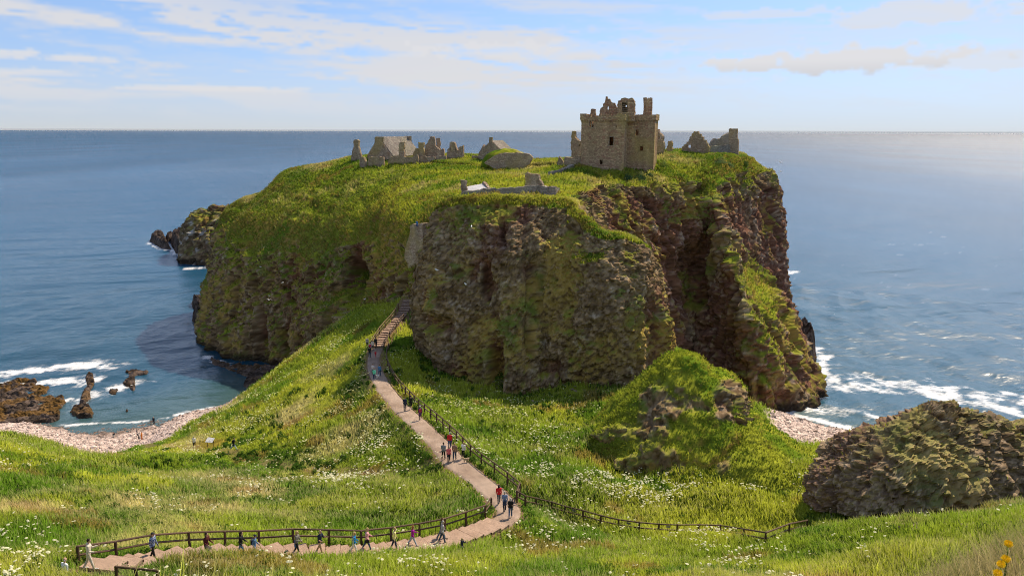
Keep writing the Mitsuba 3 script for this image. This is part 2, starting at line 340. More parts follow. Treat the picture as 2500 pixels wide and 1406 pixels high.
# beach shingle: pale pink pebbles, a dark weed line at the water
zz = tv[:, 2]
bmask = ((1 - sstep(3.1, 4.1, zz + 1.4 * (fbm(tv[:, :2], .25, 3, 37) - .5))) * (tv[:, 1] > 128))
peb = mixc(np.array([.43, .33, .29]), np.array([.62, .515, .465]), fbm(tv, 2.1, 2, 38)) * (.62 + .76 * worley(tv, .55, 3)[1])[:, None]
wet = sstep(.35, -.10, zz + .5 * (fbm(tv[:, :2], .5, 3, 39) - .5))
peb = mixc(peb, np.array([.10, .07, .05]), wet * .9)
tc = mixc(tc, peb, bmask)
GRASSMASK = (1 - bmask) * (1 - .75 * bare) * (1 - trail) * sstep(1.12, 1.6, dpath) * sstep(1.0, 2.0, zz)
pr = project(tv)
seen = (pr[:, 2] > -9) & (pr[:, 0] > -9000) & (pr[:, 0] < 11500)
keepf = seen[tf].all(1) & (zz[tf].max(1) > -3.5)
isb = (bmask > .5)[tf].sum(1) >= 2
def submesh(v, f, c, **k):
    u, inv = np.unique(f, return_inverse=True)
    return ply((v[u], inv.reshape(-1, 3)), color=c[u], **k)
put('slope', submesh(tv, tf[keepf & ~isb], tc, bsdf='m_ground', smooth=True), kind='structure')
put('pebble_beach', submesh(tv, tf[keepf & isb & (tv[:, 0] < 0)[tf].all(1)], tc, bsdf='m_ground', smooth=True), kind='structure')
put('pebble_beach_001', submesh(tv, tf[keepf & isb & ~(tv[:, 0] < 0)[tf].all(1)], tc, bsdf='m_ground', smooth=True), kind='structure')

# ------------------------------------------------------------------ cliffs: closed lofts through stations round each rock
def loft(stations, step_u, step_v, close=True):
    S = np.array([[np.array(q[1:4], float) if q[0] == 'w' else W(*q) for q in st] for st in stations])   # (n, m, 3)
    if close: S = np.concatenate([S, S[:1]])
    n, m = S.shape[:2]
    su = np.r_[0, np.cumsum(np.linalg.norm(np.diff(S, axis=0), axis=2).mean(1))]
    nu = int(su[-1] / step_u) + 1
    if close:
        pad = 3
        Sx = np.concatenate([S[-1 - pad:-1], S, S[1:1 + pad]])
        sx = np.concatenate([su[-1 - pad:-1] - su[-1], su, su[1:1 + pad] + su[-1]])
        A = Akima1DInterpolator(sx, Sx, axis=0)(np.linspace(0, su[-1], nu + 1)[:-1])
    else:
        A = Akima1DInterpolator(su, S, axis=0)(np.linspace(0, su[-1], nu))
    sv = np.r_[0, np.cumsum(np.linalg.norm(np.diff(S, axis=1), axis=2).mean(0))]
    rows = np.unique(np.concatenate([np.linspace(sv[k], sv[k + 1], max(2, int((sv[k + 1] - sv[k]) / step_v[min(k, len(step_v) - 1)]) + 1)) for k in range(m - 1)]))
    B = Akima1DInterpolator(sv, A, axis=1)(rows)
    return B, rows / sv[-1], np.interp(rows, sv, np.arange(m))

def wpt(x, y, z): return ('w', x, y, z)

ROCK_A, ROCK_B, ROCK_R, LICHEN = np.array([.145, .098, .055]), np.array([.27, .195, .115]), np.array([.165, .078, .055]), np.array([.36, .32, .25])
MOSS, OCHRE = np.array([.155, .185, .024]), np.array([.33, .235, .055])

def weather(B, rowpos, wrap, amp=1.0, seed=0, veg_bias=None, top_row=4.0, low_veg=0.0, red=0.0, tideline=True, extra=None, sc=1.0, moss=0.0, redf=None, dryk=0.0, bz=1.3, blk=1.0, rib=1.0):
    """Weathers a loft: ribs, clefts, ledges and knobs of rock; grass where it is gentle."""
    nu, nv = B.shape[:2]
    f = grid_faces(nu, nv, wrap)
    v = B.reshape(-1, 3)
    n = normals(v, f)
    c = v.mean(0)
    if ((v - c) * n)[:, :2].sum() < 0: f, n = f[:, ::-1], -n
    rp = np.tile(rowpos, nu)
    zone = np.zeros(len(v)) if veg_bias is None else veg_bias(v, rp)
    big = fbm(v, [.05, .05, .05], 3, seed + 1)
    veg = sstep(.42, .72, n[:, 2] + .9 * (big - .5) + .55 * (fbm(v, .22, 4, seed + 2) - .5) + zone)
    rk = (1 - veg)
    hor = n * [1, 1, .35]
    hor /= np.linalg.norm(hor, axis=1, keepdims=True) + 1e-9
    fade = 1 - .75 * sstep(top_row + .1, top_row + .8, rp)
    wv = v + 2.2 * (np.stack([fbm(v, .12, 2, seed + 9), fbm(v, .12, 2, seed + 10), fbm(v, .12, 2, seed + 11)], 1) - .5) * [2, 2, 4]
    ribs = (ridged(wv, [.10, .10, .022], 4, seed + 3) - .62) * 5.0
    clefts = -np.clip(ridged(wv, [.17, .17, .03], 3, seed + 4) - .82, 0, 1) * 17
    mid = (ridged(wv, [.30 * sc, .30 * sc, .16 * sc], 5, seed + 5) - .6) * 2.3
    holes = -np.clip(fbm(v, [.16, .16, .12], 3, seed + 6) - .62, 0, 1) * 12
    disp = (ribs * rib + clefts * .8 * rib + mid + holes) * (.22 + .78 * rk) * amp
    disp += (fbm(v, .7 * sc, 4, seed + 7) - .5) * (1.25 * rk + .5) / sc + (ridged(v, 1.1 * sc, 4, seed + 8) - .6) * .95 * rk / sc
    w1, r1 = worley(v * [1, 1, 1.35], 1.3 / sc, seed + 1); w2, r2 = worley(v, .6 / sc, seed + 2)
    disp += ((.62 - w1) * .42 * rib + (.6 - w2) * .40) * rk / sc ** .7
    b1, q1 = worley(wv * [1, 1, bz], 2.3 / sc, seed + 31); b2, q2 = worley(v * [1, 1, bz], .95 / sc, seed + 32)
    disp += ((q1 - .5) * blk + (q2 - .5) * .5) * rk / sc                # blocks standing proud of one another
    tus, _ = worley(v, 1.0, seed + 5)
    disp += veg * ((.55 - tus) * .5 + (fbm(v, .35, 3, seed + 8) - .5) * .8)
    if extra is not None: disp += extra(v) * (1 - .7 * veg)
    v2 = v + hor * (disp * fade)[:, None]
    if tideline: v2[:, 2] = np.where(v2[:, 2] < .2, v2[:, 2], v2[:, 2])
    n2 = normals(v2, f)
    # grass also holds on to ledges
    ledge = sstep(.50, .72, n2[:, 2] + .35 * (fbm(v2, .6, 3, seed + 12) - .5) + zone * .6) * sstep(-.2, .25, big - .42 + zone + .25)
    veg2 = np.clip(np.maximum(veg * sstep(.10, .32, n2[:, 2] + .25 * zone + .3 * (fbm(v2, .8, 2, seed + 14) - .3)), ledge), 0, 1)
    dry = sstep(.50 - dryk, .62 - dryk, fbm(v2, [.14, .14, .10], 4, seed + 23) * .7 + .3 * fbm(v2, .9, 3, seed + 24) + .12 * (n2[:, 2] - .2) + .12 * zone)
    vegt = veg2
    veg2 = np.maximum(veg2, dry * .75 * sstep(-.25, .15, n2[:, 2]))
    tone = fbm(v2, .35, 4, seed + 13)
    col = mixc(ROCK_A, ROCK_B, sstep(.3, .72, tone * .6 + .4 * r1))
    col = mixc(col, ROCK_R, sstep(.46, .62, fbm(v2, [.08, .08, .05], 3, seed + 15) - .05 * (disp > 0) - np.clip(disp, -2, 2) * .05 + red + (0 if redf is None else redf(v))) * .85)
    col = mixc(col, LICHEN, sstep(.60, .76, fbm(v2, .5 * sc, 4, seed + 16) * .75 + .25 * r2 + .03 * disp) * .45)
    col *= (.55 + .9 * r2)[:, None]
    vg = fbm(v2, .11, 4, seed + 17)
    gc = mixc(OCHRE, MOSS, sstep(.38, .60, vg + .45 * (n2[:, 2] - .45) + .12 * zone + moss))
    gc = mixc(gc, YELLOW * .95, sstep(.60, .88, n2[:, 2] + .3 * (fbm(v2, .3, 3, seed + 19) - .5)) * .8)
    gc = mixc(gc, LUSH, sstep(.56, .68, fbm(v2, .17, 3, seed + 18)) * .75)
    gc *= (.65 + .7 * fbm(v2, 1.3, 2, seed + 20))[:, None]
    col = mixc(col, gc, veg2)
    if tideline:
        wetm = sstep(3.0, 1.0, v2[:, 2] + 1.5 * (fbm(v2, .3, 3, seed + 21) - .5))
        col = mixc(col, np.array([.035, .03, .025]), wetm * .9)
    return v2, f, n2, col, vegt

CRAG = [
 [(1012,800,131),(1010,722,132),(1020,655,133),(1034,595,134.5),(1052,532,136),(1074,502,137.5)],
 [(1022,868,130),(1014,770,131),(1020,690,132),(1035,610,133),(1058,535,135),(1085,495,136.5)],
 [(1080,925,125),(1065,800,125),(1065,700,126),(1070,610,128),(1082,540,131),(1103,488,134)],
 [(1140,945,122),(1128,830,123),(1125,710,124),(1128,610,126),(1130,545,129),(1140,484,132)],
 [(1205,968,120.5),(1195,820,121),(1190,720,123.5),(1183,620,124),(1178,545,127),(1180,482,131)],
 [(1280,980,119),(1280,830,119.5),(1280,720,120),(1280,620,122),(1285,545,125),(1290,483,129)],
 [(1340,960,120),(1335,830,121),(1330,720,122),(1325,620,122),(1330,550,125),(1345,485,129)],
 [(1395,945,120),(1385,830,119.5),(1375,720,120.5),(1370,630,122),(1372,560,125),(1388,489,129)],
 [(1455,950,119),(1442,830,118),(1427,730,118.5),(1418,650,120),(1418,590,122.5),(1428,530,127)],
 [(1520,950,117.5),(1510,840,116.5),(1495,740,117),(1480,660,118.5),(1472,610,121),(1472,570,124)],
 [(1580,945,118),(1570,840,117.5),(1555,740,118),(1545,670,119),(1535,618,121),(1525,578,124)],
 [(1637,890,123),(1630,820,122),(1612,740,121.5),(1597,680,122),(1585,632,123),(1560,594,126)],
 [(1642,875,128),(1634,810,128),(1620,730,128),(1608,675,128),(1594,640,128.5),(1572,606,129)],
 [(1610,860,140),(1600,800,140),(1590,730,140),(1580,680,139),(1566,635,137),(1548,598,133)],
 [(1500,850,148),(1490,780,148),(1480,720,148),(1470,660,147),(1460,600,144),(1445,552,138)],
 [(1420,800,152),(1415,720,152),(1410,640,152),(1405,580,151),(1400,530,149),(1395,488,146)],
 [(1280,800,150),(1280,720,150),(1280,640,150),(1280,580,149),(1280,530,147),(1280,484,143)],
 [(1150,800,143),(1150,720,143),(1150,640,143),(1148,580,142),(1146,530,141),(1145,486,139)],
 [(1075,800,139),(1072,722,139),(1076,655,139.5),(1082,595,140),(1088,532,140),(1098,496,139)],
]
for st in CRAG:                     # the top: two more rows, level, towards a line along the middle of the crown
    q = W(*st[-1]); r = project(q[None])[0]
    for t in (.5, 1.0):
        k = (1 - t) + t * np.interp(r[0], [1060, 1120, 1200, 1300, 1500], [138, 136.5, 136, 137.5, 136]) / r[2]
        x = q[0] * k
        st.append(wpt(x, q[1] * k, q[2] - 1.1 * t))
def crag_zone(v, rp):
    p = project(v)
    z = (.42 - .75 * sstep(8, 11, v[:, 0])) * sstep(4.5, 5.0, rp) + .02 * sstep(3.4, 4.4, rp) * (v[:, 0] < 10)
    z += .26 * np.exp(-0.5 * (((v[:, 0] - 11.5) / 2.2) ** 2)) * (v[:, 2] < 42)            # the grassy rake on the right
    z += .18 * np.exp(-0.5 * (((v[:, 0] + 9) / 5) ** 2)) * sstep(36, 31, v[:, 2])
    z -= .14 * sstep(13.5, 16, v[:, 0])
    return z - .52 * sstep(4.85, 4.3, rp)
def hollow(v, px, py, d, rx, rz, deep):   # a cleft or cave pressed into the face
    c = W(px, py, d)
    return -deep * np.exp(-(((v[:, 0] - c[0]) / rx) ** 4 + ((v[:, 2] - c[2]) / rz) ** 4)) * (np.abs(v[:, 1] - c[1]) < 9)
def crag_extra(v):
    o = hollow(v, 1190, 685, 123, .7, 3.0, 2.2) + hollow(v, 1300, 690, 121, 1.6, 3.6, 2.0) + hollow(v, 1212, 905, 120, 1.0, 4.2, 2.8) + hollow(v, 1228, 575, 125, .4, 1.6, 1.6)
    return o + hollow(v, 1590, 800, 122, 1.6, 6.0, 1.8) + hollow(v, 1290, 820, 119, .8, 2.6, 1.4) + hollow(v, 1060, 790, 126, 3.2, 1.3, 1.8) + hollow(v, 1340, 900, 120, 1.5, 1.2, 1.3)
B, _, rp = loft(CRAG, .22, (.22, .22, .22, .22, .2, .45, .8))
v, f, n, col, veg = weather(B, rp, True, .36, 40, crag_zone, 5.0, tideline=False, extra=crag_extra, sc=1.35, moss=-.12, dryk=.06, red=-.045, blk=.30, rib=.55)
crag_v, crag_n, crag_veg, crag_rp = v, n, veg, np.tile(rp, B.shape[0])
put('crag', ply((v, f), 'm_ground', smooth=False, color=col), kind='structure')

HEAD = [
 [(492,835,232),(502,760,236),(520,690,240),(536,600,244),(552,540,246),(572,512,248),(622,482,252)],
 [(505,866,224),(507,800,226),(526,710,229),(546,620,232),(570,555,236),(602,514,241),(655,462,252)],
 [(560,890,215),(555,800,216),(570,700,219),(590,610,222),(610,545,227),(650,495,234),(700,420,252)],
 [(640,900,211),(640,810,210),(645,710,212),(655,620,215),(670,550,220),(720,480,229),(780,403,250)],
 [(712,920,205),(715,820,205),(725,720,207),(735,630,210),(745,555,214),(790,480,224),(860,392,248)],
 [(770,850,197),(775,790,197),(790,710,200),(805,630,204),(815,555,208),(850,475,219),(950,388,246)],
 [(840,820,188),(850,760,190),(862,700,196),(872,630,199),(877,560,202),(920,480,213),(1030,387,244)],
 [(905,770,178),(912,715,181),(915,655,187),(915,590,191),(920,530,195),(960,470,208),(1100,387,241)],
 [(955,760,168),(942,690,168),(937,630,170),(945,560,172),(965,510,176),(1010,465,192),(1150,389,237)],
 [(1000,740,158),(997,670,158),(997,610,159),(1007,560,161),(1030,515,166),(1070,468,182),(1190,394,231)],
 [(1080,700,154),(1080,640,154),(1080,580,154),(1085,530,155),(1100,487,156),(1140,464,172),(1245,409,216)],
 [(1280,700,152),(1280,640,152),(1275,580,152),(1275,530,153),(1278,486,154),(1290,460,170),(1330,401,222)],
 [(1420,720,156),(1420,620,156),(1418,560,157),(1415,515,158),(1412,484,162),(1410,436,181),(1420,396,215)],
 [(1520,870,170),(1510,740,171),(1500,620,174),(1490,540,177),(1480,480,181),(1475,434,188),(1500,401,215)],
 [(1620,880,178),(1610,760,181),(1590,640,183),(1575,550,184),(1565,490,187),(1560,440,191),(1600,379,225)],
 [(1680,890,186),(1670,780,190),(1660,660,192),(1655,560,192),(1650,480,192),(1640,425,198),(1660,373,225)],
 [(1745,920,182),(1740,780,188),(1735,680,192),(1730,580,194),(1715,500,196),(1700,430,201),(1720,375,226)],
 [(1800,990,176),(1795,860,180),(1775,740,184),(1755,620,189),(1738,540,193),(1722,438,201),(1742,376,226)],
 [(1840,1010,174),(1838,870,175),(1815,740,178),(1778,612,186),(1758,540,192),(1738,440,201),(1765,377,227)],
 [(1905,1012,176),(1890,870,179),(1868,755,185),(1812,655,194),(1785,560,199),(1768,440,206),(1790,379,229)],
 [(1985,985,181),(1955,880,186),(1925,775,193),(1858,668,204),(1812,560,210),(1802,440,214),(1815,384,231)],
 [(1970,880,208),(1925,790,212),(1850,690,214),(1800,590,215),(1785,505,217),(1800,432,221),(1822,386,233)],
 [(1935,845,237),(1912,722,237),(1903,622,237),(1890,522,238),(1874,446,239),(1850,412,241),(1828,389,242)],
 [(1890,800,262),(1880,700,262),(1870,600,262),(1860,500,262),(1850,440,261),(1830,410,258),(1812,390,248)],
 [(1600,760,285),(1600,680,285),(1600,600,285),(1600,500,284),(1600,440,282),(1600,400,275),(1600,381,228)],
 [(1250,740,300),(1250,680,300),(1250,600,300),(1250,500,298),(1250,440,296),(1250,402,285),(1250,400,220)],
 [(900,740,300),(900,680,300),(900,600,300),(900,500,298),(900,440,296),(900,400,285),(950,391,250)],
 [(600,740,280),(600,680,280),(600,600,280),(600,540,278),(610,518,276),(640,494,268),(690,462,256)],
]
for i, st in enumerate(HEAD):         # the sheets of the plateau run on past each other under the skyline
    q = W(*st[-1]); k = (project(q[None])[0, 2] + (22 if i < 23 else 1)) / project(q[None])[0, 2]
    st.append(wpt(q[0] * k, q[1] * k, q[2] - (2.0 if i >= 23 else 4.0 if i < 4 or i > 20 else .15)))
def head_zone(v, rp):
    x, y, z = v.T
    left = 1 - sstep(-45, -25, x)
    zz = .40 * sstep(4.0, 5.0, rp)
    zz += .30 * sstep(22, 38, z) * (1 - sstep(-14, -4, x))                                    # green over the whole upper left face
    zz += .30 * np.exp(-0.5 * ((x + 30) / 5) ** 2) * (y < 200)                                # the spur by the gate
    zz -= .30 * np.exp(-0.5 * (((x + 36) / 8) ** 2 + ((z - 22) / 7) ** 2)) * (y < 205)           # dark cave under the spur
    # the ridge of grass that runs down to the right beach
    a, b = np.array([49.0, 184.0, 32.0]), np.array([54.5, 172.0, 2.0])
    pr_ = project(v)
    edge_y = np.interp(pr_[:, 1], [540, 612, 660, 755, 880, 1000], [1762, 1785, 1815, 1862, 1880, 1850])
    on = np.exp(-0.5 * (((pr_[:, 0] - edge_y) / 32) ** 2)) * sstep(560, 640, pr_[:, 1]) * (pr_[:, 2] < 212)
    zz += .55 * on
    zz += .10 * sstep(42, 49, z) * (x > 10)
    zz -= .45 * sstep(8, 14, x) * sstep(50.2, 47.5, z)
    zz -= .25 * sstep(24, 34, x) * sstep(42, 34, z) * (1 - on)
    return zz + .02
def head_extra(v):
    o = hollow(v, 1702, 465, 200, 1.7, 1.5, 3.6) + hollow(v, 760, 508, 217, 1.6, 1.2, 3.0) + hollow(v, 880, 692, 192, 4.0, 4.4, 7.5) + hollow(v, 912, 600, 188, 1.7, 12, 4.5) + hollow(v, 700, 845, 206, 1.5, 7, 3.0)
    o += hollow(v, 1700, 690, 190, 3.5, 8, 3.0) + hollow(v, 1850, 535, 236, 1.6, 7, 2.5) + hollow(v, 1880, 600, 237, 1.0, 5, 2.0) + hollow(v, 640, 820, 210, 1.2, 6, 2.5)
    return o
B, _, rp = loft(HEAD, .36, (.36, .36, .34, .34, .34, .42))
v, f, n, col, veg = weather(B, rp, True, .78, 60, head_zone, 5.0, red=.03, extra=head_extra, bz=.62, dryk=.03, moss=-.06, redf=lambda v: .30 * sstep(17, 24, v[:, 0]) * sstep(47, 41, v[:, 2]))
head_v, head_n, head_veg, head_rp = v, n, veg, np.tile(rp, B.shape[0])
# a knoll lifts the middle of the plateau
put('headland', ply((v, f), 'm_ground', smooth=False, color=col), kind='structure')
head_top = cKDTree(v[(head_rp > 4.6)][:, :2]); head_topz = v[(head_rp > 4.6)][:, 2]
def head_z(x, y):
    d, i = head_top.query(np.stack([np.asarray(x, float), np.asarray(y, float)], -1), k=4)
    return head_topz[i].mean(-1)

BOULDER = [
 [(1990,1225,79),(1988,1185,80),(1994,1150,81),(2010,1118,82),(2030,1098,83)],
 [(2015,1245,75.5),(2008,1200,76),(2015,1150,77),(2032,1115,78.5),(2055,1078,80.5)],
 [(2080,1262,72.5),(2075,1200,73),(2080,1140,74.5),(2090,1100,76),(2110,1058,78.5)],
 [(2150,1280,70.5),(2140,1210,71),(2140,1140,72.5),(2148,1090,74.5),(2165,1042,77)],
 [(2200,1290,69.5),(2195,1210,70),(2200,1130,71.5),(2210,1060,74),(2228,1004,77)],
 [(2260,1285,69.5),(2260,1200,70),(2260,1120,71.5),(2265,1050,74),(2275,997,77)],
 [(2340,1275,69.5),(2340,1190,70),(2340,1120,71.5),(2342,1055,74),(2345,1001,77)],
 [(2430,1248,71),(2430,1180,71.5),(2430,1120,73),(2430,1065,75),(2432,1022,78)],
 [(2530,1215,73),(2530,1160,73.5),(2530,1120,75),(2530,1080,77),(2530,1052,80)],
 [(2640,1200,80),(2640,1160,81),(2640,1130,82),(2640,1110,83),(2630,1090,85)],
 [(2560,1180,92),(2560,1150,92),(2560,1120,91.5),(2550,1090,90),(2530,1065,87)],
 [(2380,1160,92),(2380,1130,92),(2380,1100,91),(2370,1060,88),(2360,1020,83)],
 [(2240,1150,90),(2240,1120,90),(2240,1080,89),(2240,1040,86),(2240,1008,81.5)],
 [(2120,1170,88),(2120,1140,88),(2120,1115,87.5),(2115,1085,86),(2110,1064,83)],
 [(2030,1190,85),(2030,1165,85.5),(2030,1140,86),(2032,1118,86),(2038,1098,85)],
]
for st in BOULDER:
    q = W(*st[-1])
    c = W(2270, 1010, 80.5)
    st.append(wpt(*(q + (c - q) * [.5, .5, .12]))); st.append(wpt(*(q + (c - q) * [.98, .98, .3])))
def boulder_zone(v, rp): return -.50 + .06 * sstep(4.0, 4.9, rp) + .0 * v[:, 0]
B, _, rp = loft(BOULDER, .13, (.12, .12, .12, .12, .25, .4))
v, f, n, col, veg = weather(B, rp, True, .28, 80, boulder_zone, 4.0, tideline=False, sc=2.0, moss=-.3, blk=1.1, dryk=.0)
col = mixc(col, col[:, [0, 0, 0]] * [1.0, .82, .60], np.full(len(col), .4)) * 1.05
put('boulder_outcrop', ply((v, f), 'm_ground', smooth=False, color=col), kind='structure')
boulder_v, boulder_n, boulder_veg = v, n, veg

HILL = [
 [(1425,1105,94),(1430,1092,95),(1436,1078,96),(1452,1068,97.5)],
 [(1478,1130,91.5),(1484,1080,93),(1490,1035,95),(1508,1000,97.5)],
 [(1560,1160,89),(1562,1075,91.5),(1564,990,95),(1578,930,98.5)],
 [(1610,1180,87.5),(1612,1085,90),(1612,980,94),(1618,893,98.5)],
 [(1660,1190,87),(1660,1095,89.5),(1658,980,93.5),(1661,876,98.5)],
 [(1712,1200,86.5),(1710,1105,88.7),(1706,990,93),(1706,888,98)],
 [(1745,1210,86),(1745,1115,88.2),(1742,1005,92),(1738,924,97.5)],
 [(1775,1210,86),(1778,1120,88.2),(1776,1020,91.5),(1774,940,97)],
 [(1812,1190,87),(1812,1120,89),(1806,1050,91.5),(1802,972,96)],
 [(1835,1160,92),(1830,1110,93.5),(1822,1060,95.5),(1805,1000,98)],
 [(1800,1100,106),(1795,1060,105),(1785,1010,103.5),(1781,975,101)],
 [(1700,1080,109),(1695,1020,108),(1690,960,106),(1691,920,102)],
 [(1600,1080,109),(1600,1020,108),(1600,960,106),(1606,928,102)],
 [(1500,1100,104),(1500,1070,103),(1505,1030,102),(1512,995,100.5)],
 [(1435,1105,98),(1440,1090,98),(1446,1075,98.2),(1452,1062,98.5)]]
for st in HILL:
    q = W(*st[-1]); c = W(np.clip(st[-1][0], 1470, 1780), 900, 99.5)
    st.append(wpt(*(q * [.5, .5, 1] + np.array([q[0] / q[1] * 99.2, 99.2, 0]) * [.5, .5, 0] - [0, 0, .05]))); st.append(wpt(q[0] / q[1] * 99.2, 99.2, q[2] - .1))
def hill_zone(v, rp):
    p = project(v)
    rock = np.maximum(np.exp(-.5 * (((p[:, 0] - 1770) / 26) ** 2 + ((p[:, 1] - 965) / 40) ** 2)), .9 * np.exp(-.5 * (((p[:, 0] - 1590) / 34) ** 2 + ((p[:, 1] - 1020) / 62) ** 2)))
    spots = sstep(.50, .60, fbm(v, .35, 3, 195)) * (p[:, 0] < 1830)
    return .12 + .26 * sstep(3.2, 4.0, rp) - .9 * rock - .45 * spots * sstep(2.9, 2.0, rp)
B, _, rp = loft(HILL, .2, (.2, .2, .2, .3))
v, f, n, col, veg = weather(B, rp, True, .36, 180, hill_zone, 4.5, tideline=False, sc=1.9, moss=.06)
put('hillock', ply((v, f), 'm_ground', smooth=True, color=col), kind='structure')
hill_v, hill_n, hill_veg = v, n, veg
KNOLL = [
 [(1722,1185,86),(1726,1152,87),(1735,1118,88.5),(1748,1090,90)],
 [(1765,1205,85),(1768,1150,86.5),(1774,1098,89),(1792,1046,92.5)],
 [(1820,1210,84.5),(1822,1150,86.5),(1826,1092,89.5),(1832,1034,94)],
 [(1870,1210,84),(1870,1162,86),(1870,1114,89),(1872,1066,94)],
 [(1920,1212,84),(1920,1176,86),(1920,1146,88.5),(1920,1108,93)],
 [(1985,1215,85),(1985,1195,86.5),(1985,1178,88.5),(1985,1156,92)],
 [(2002,1205,92),(1999,1190,93),(1996,1176,94),(1991,1160,95)],
 [(1925,1180,102),(1922,1158,101),(1916,1138,100),(1908,1116,98)],
 [(1835,1130,104),(1834,1098,103),(1833,1070,101),(1831,1042,98)],
 [(1750,1150,98),(1752,1128,97),(1757,1106,96),(1764,1088,94.5)]]
for st in KNOLL:
    q = W(*st[-1]); yc = np.interp(st[-1][0], [1748, 1830, 1990], [91.5, 95, 92.5])
    st.append(wpt(*(q * [.5, .5, 1] + np.array([q[0] / q[1] * yc, yc, 0]) * [.5, .5, 0]))); st.append(wpt(q[0] / q[1] * yc, yc, q[2] - .1))
def knoll_zone(v, rp):
    p = project(v)
    rock = np.exp(-.5 * (((p[:, 0] - 1762) / 30) ** 2 + ((p[:, 1] - 1120) / 40) ** 2))
    return .16 + .26 * sstep(2.6, 3.6, rp) - .8 * rock
B, _, rp = loft(KNOLL, .2, (.2, .2, .2, .3))
v, f, n, col, veg = weather(B, rp, True, .3, 230, knoll_zone, 4.5, tideline=False, sc=1.9, moss=.08)
put('knoll', ply((v, f), 'm_ground', smooth=True, color=col), kind='structure')
hill_v, hill_n, hill_veg = np.vstack([hill_v, v]), np.vstack([hill_n, n]), np.r_[hill_veg, veg]

# ------------------------------------------------------------------ the sea: one sheet to the horizon, real swell near the shore
nr, na = 900, 860
rr = np.concatenate([np.linspace(96, 330, 480), np.geomspace(330.6, 60000, nr - 480)])
aa = np.radians(np.linspace(-58, 58, na))
RR, AA = np.meshgrid(rr, aa, indexing='ij')
sx, sy = RR * np.sin(AA), RR * np.cos(AA)
sp2 = np.stack([sx, sy], -1).reshape(-1, 2)
h = np.zeros(len(sp2)); wr = np.random.default_rng(5)
spacing = np.repeat(np.maximum(np.gradient(rr), rr * (aa[1] - aa[0])), na)
for k in range(46):
    lam = 1.9 * 1.085 ** k * wr.uniform(.9, 1.1)
    if lam > 42: break
    th = math.radians(200) + wr.normal(0, .55)
    am = .0085 * lam ** .9 * wr.uniform(.5, 1.3)
    ph = wr.uniform(0, 6.28)
    fadeA = np.clip(lam / (spacing * 5) - 1, 0, 1)
    if fadeA.max() <= 0: continue
    arg = (sp2[:, 0] * math.cos(th) + sp2[:, 1] * math.sin(th)) * 2 * math.pi / lam + ph
    h += am * fadeA * (1 - np.abs(np.sin(arg / 2)) * 2 * .55 + .1)
patch = .55 + .9 * fbm(sp2, .012, 3, 205)
h = (h - h.mean()) * patch * 1.0
depth_g = np.where((np.abs(sp2[:, 0]) < 111) & (sp2[:, 1] < 230), -ground(np.clip(sp2[:, 0], -111, 111), np.clip(sp2[:, 1], -3, 231)), 8)
h *= np.clip(.25 + depth_g / 2.5, .25, 1) * np.where(sp2[:, 0] < 0, .75, 1.15)
sv = np.concatenate([sp2, (h - .05)[:, None]], 1)
shallow = np.clip(1 - depth_g / 3.0, 0, 1) * (sp2[:, 1] < 230)
sc = mixc(np.array([.0035, .053, .122]), np.array([.007, .054, .080]), np.exp(-np.hypot(sp2[:, 0], sp2[:, 1] - 150) / 220))
sc *= (.72 + .56 * fbm(sp2, [.010, .0035, 1], 4, 340))[:, None]
sc = mixc(sc, np.array([.055, .10, .09]), shallow * .7)
# foam: broken water along the shores
def foam_at(seg, width, thr, seed):
    seg = np.array([WZ(px, py, 0)[:2] for px, py in seg])
    ls = resample(np.c_[seg, seg[:, 0] * 0], .7)[:, :2] if len(seg) > 2 else np.linspace(seg[0], seg[1], 60)
    r = width * 3; out = np.zeros(len(sp2))
    lo, hi = ls.min(0) - r, ls.max(0) + r
    k = np.nonzero(((sp2 > lo) & (sp2 < hi)).all(1))[0]
    q = sp2[k]
    d = cKDTree(ls).query(q)[0]
    nn = fbm(q, .35, 4, seed) + .35 * (ridged(q, 1.1, 3, seed + 1) - .5)
    out[k] = sstep(thr - .04, thr + .26, nn + .25 * (fbm(q, 1.6, 3, seed + 5) - .5) + .45 * np.exp(-(d / width) ** 2) - .25) * np.exp(-(d / (1.9 * width)) ** 4)
    return out
foam = np.zeros(len(sp2))
for seg, wd, th in (([(-80, 925), (60, 908), (170, 895), (265, 898)], 2.6, .50), ([(-60, 950), (100, 935), (230, 930)], 4.0, .62), ([(190, 980), (260, 960), (330, 930)], 4.0, .62),
                    ([(1905, 1006), (1985, 1026), (2060, 1044), (2150, 1062), (2250, 1080)], 1.2, .40), ([(1960, 1000), (2080, 1010), (2200, 1040), (2350, 1080)], 5.0, .73),
                    ([(2230, 955), (2330, 978), (2430, 1002), (2540, 1030)], 3.0, .57), ([(2000, 940), (2200, 945), (2400, 975), (2540, 985)], 8.0, .70), ([(1915, 660), (1930, 664), (1945, 662)], 2.0, .50), ([(1975, 845), (2000, 860), (2010, 900), (1990, 960), (1930, 1000)], 2.2, .58),
                    ([(455, 655), (480, 653), (505, 650)], 1.5, .50), ([(365, 590), (400, 606), (420, 610), (440, 622)], 1.4, .50), ([(560, 988), (480, 1003), (380, 1024), (250, 1034), (150, 1038)], 0.8, .56), ([(500, 872), (560, 894), (640, 906), (710, 908)], 1.5, .66)):
    foam = np.maximum(foam, foam_at(seg, wd, th, 300 + int(wd * 10)))
caps = sstep(.77, .82, fbm(sp2, [.12, .20, 1], 4, 330) * .75 + .25 * ridged(sp2, .6, 2, 331)) * (sp2[:, 1] < 500) * .08 * np.where(sp2[:, 0] > 20, 1, .2)
foam = np.clip(np.maximum(foam, caps), 0, 1)
sf = grid_faces(nr, na)
if normals(sv[:na * 3], grid_faces(3, na))[na, 2] < 0: sf = sf[:, ::-1]
sc = mixc(sc, np.array([.78, .80, .80]), foam * .82)
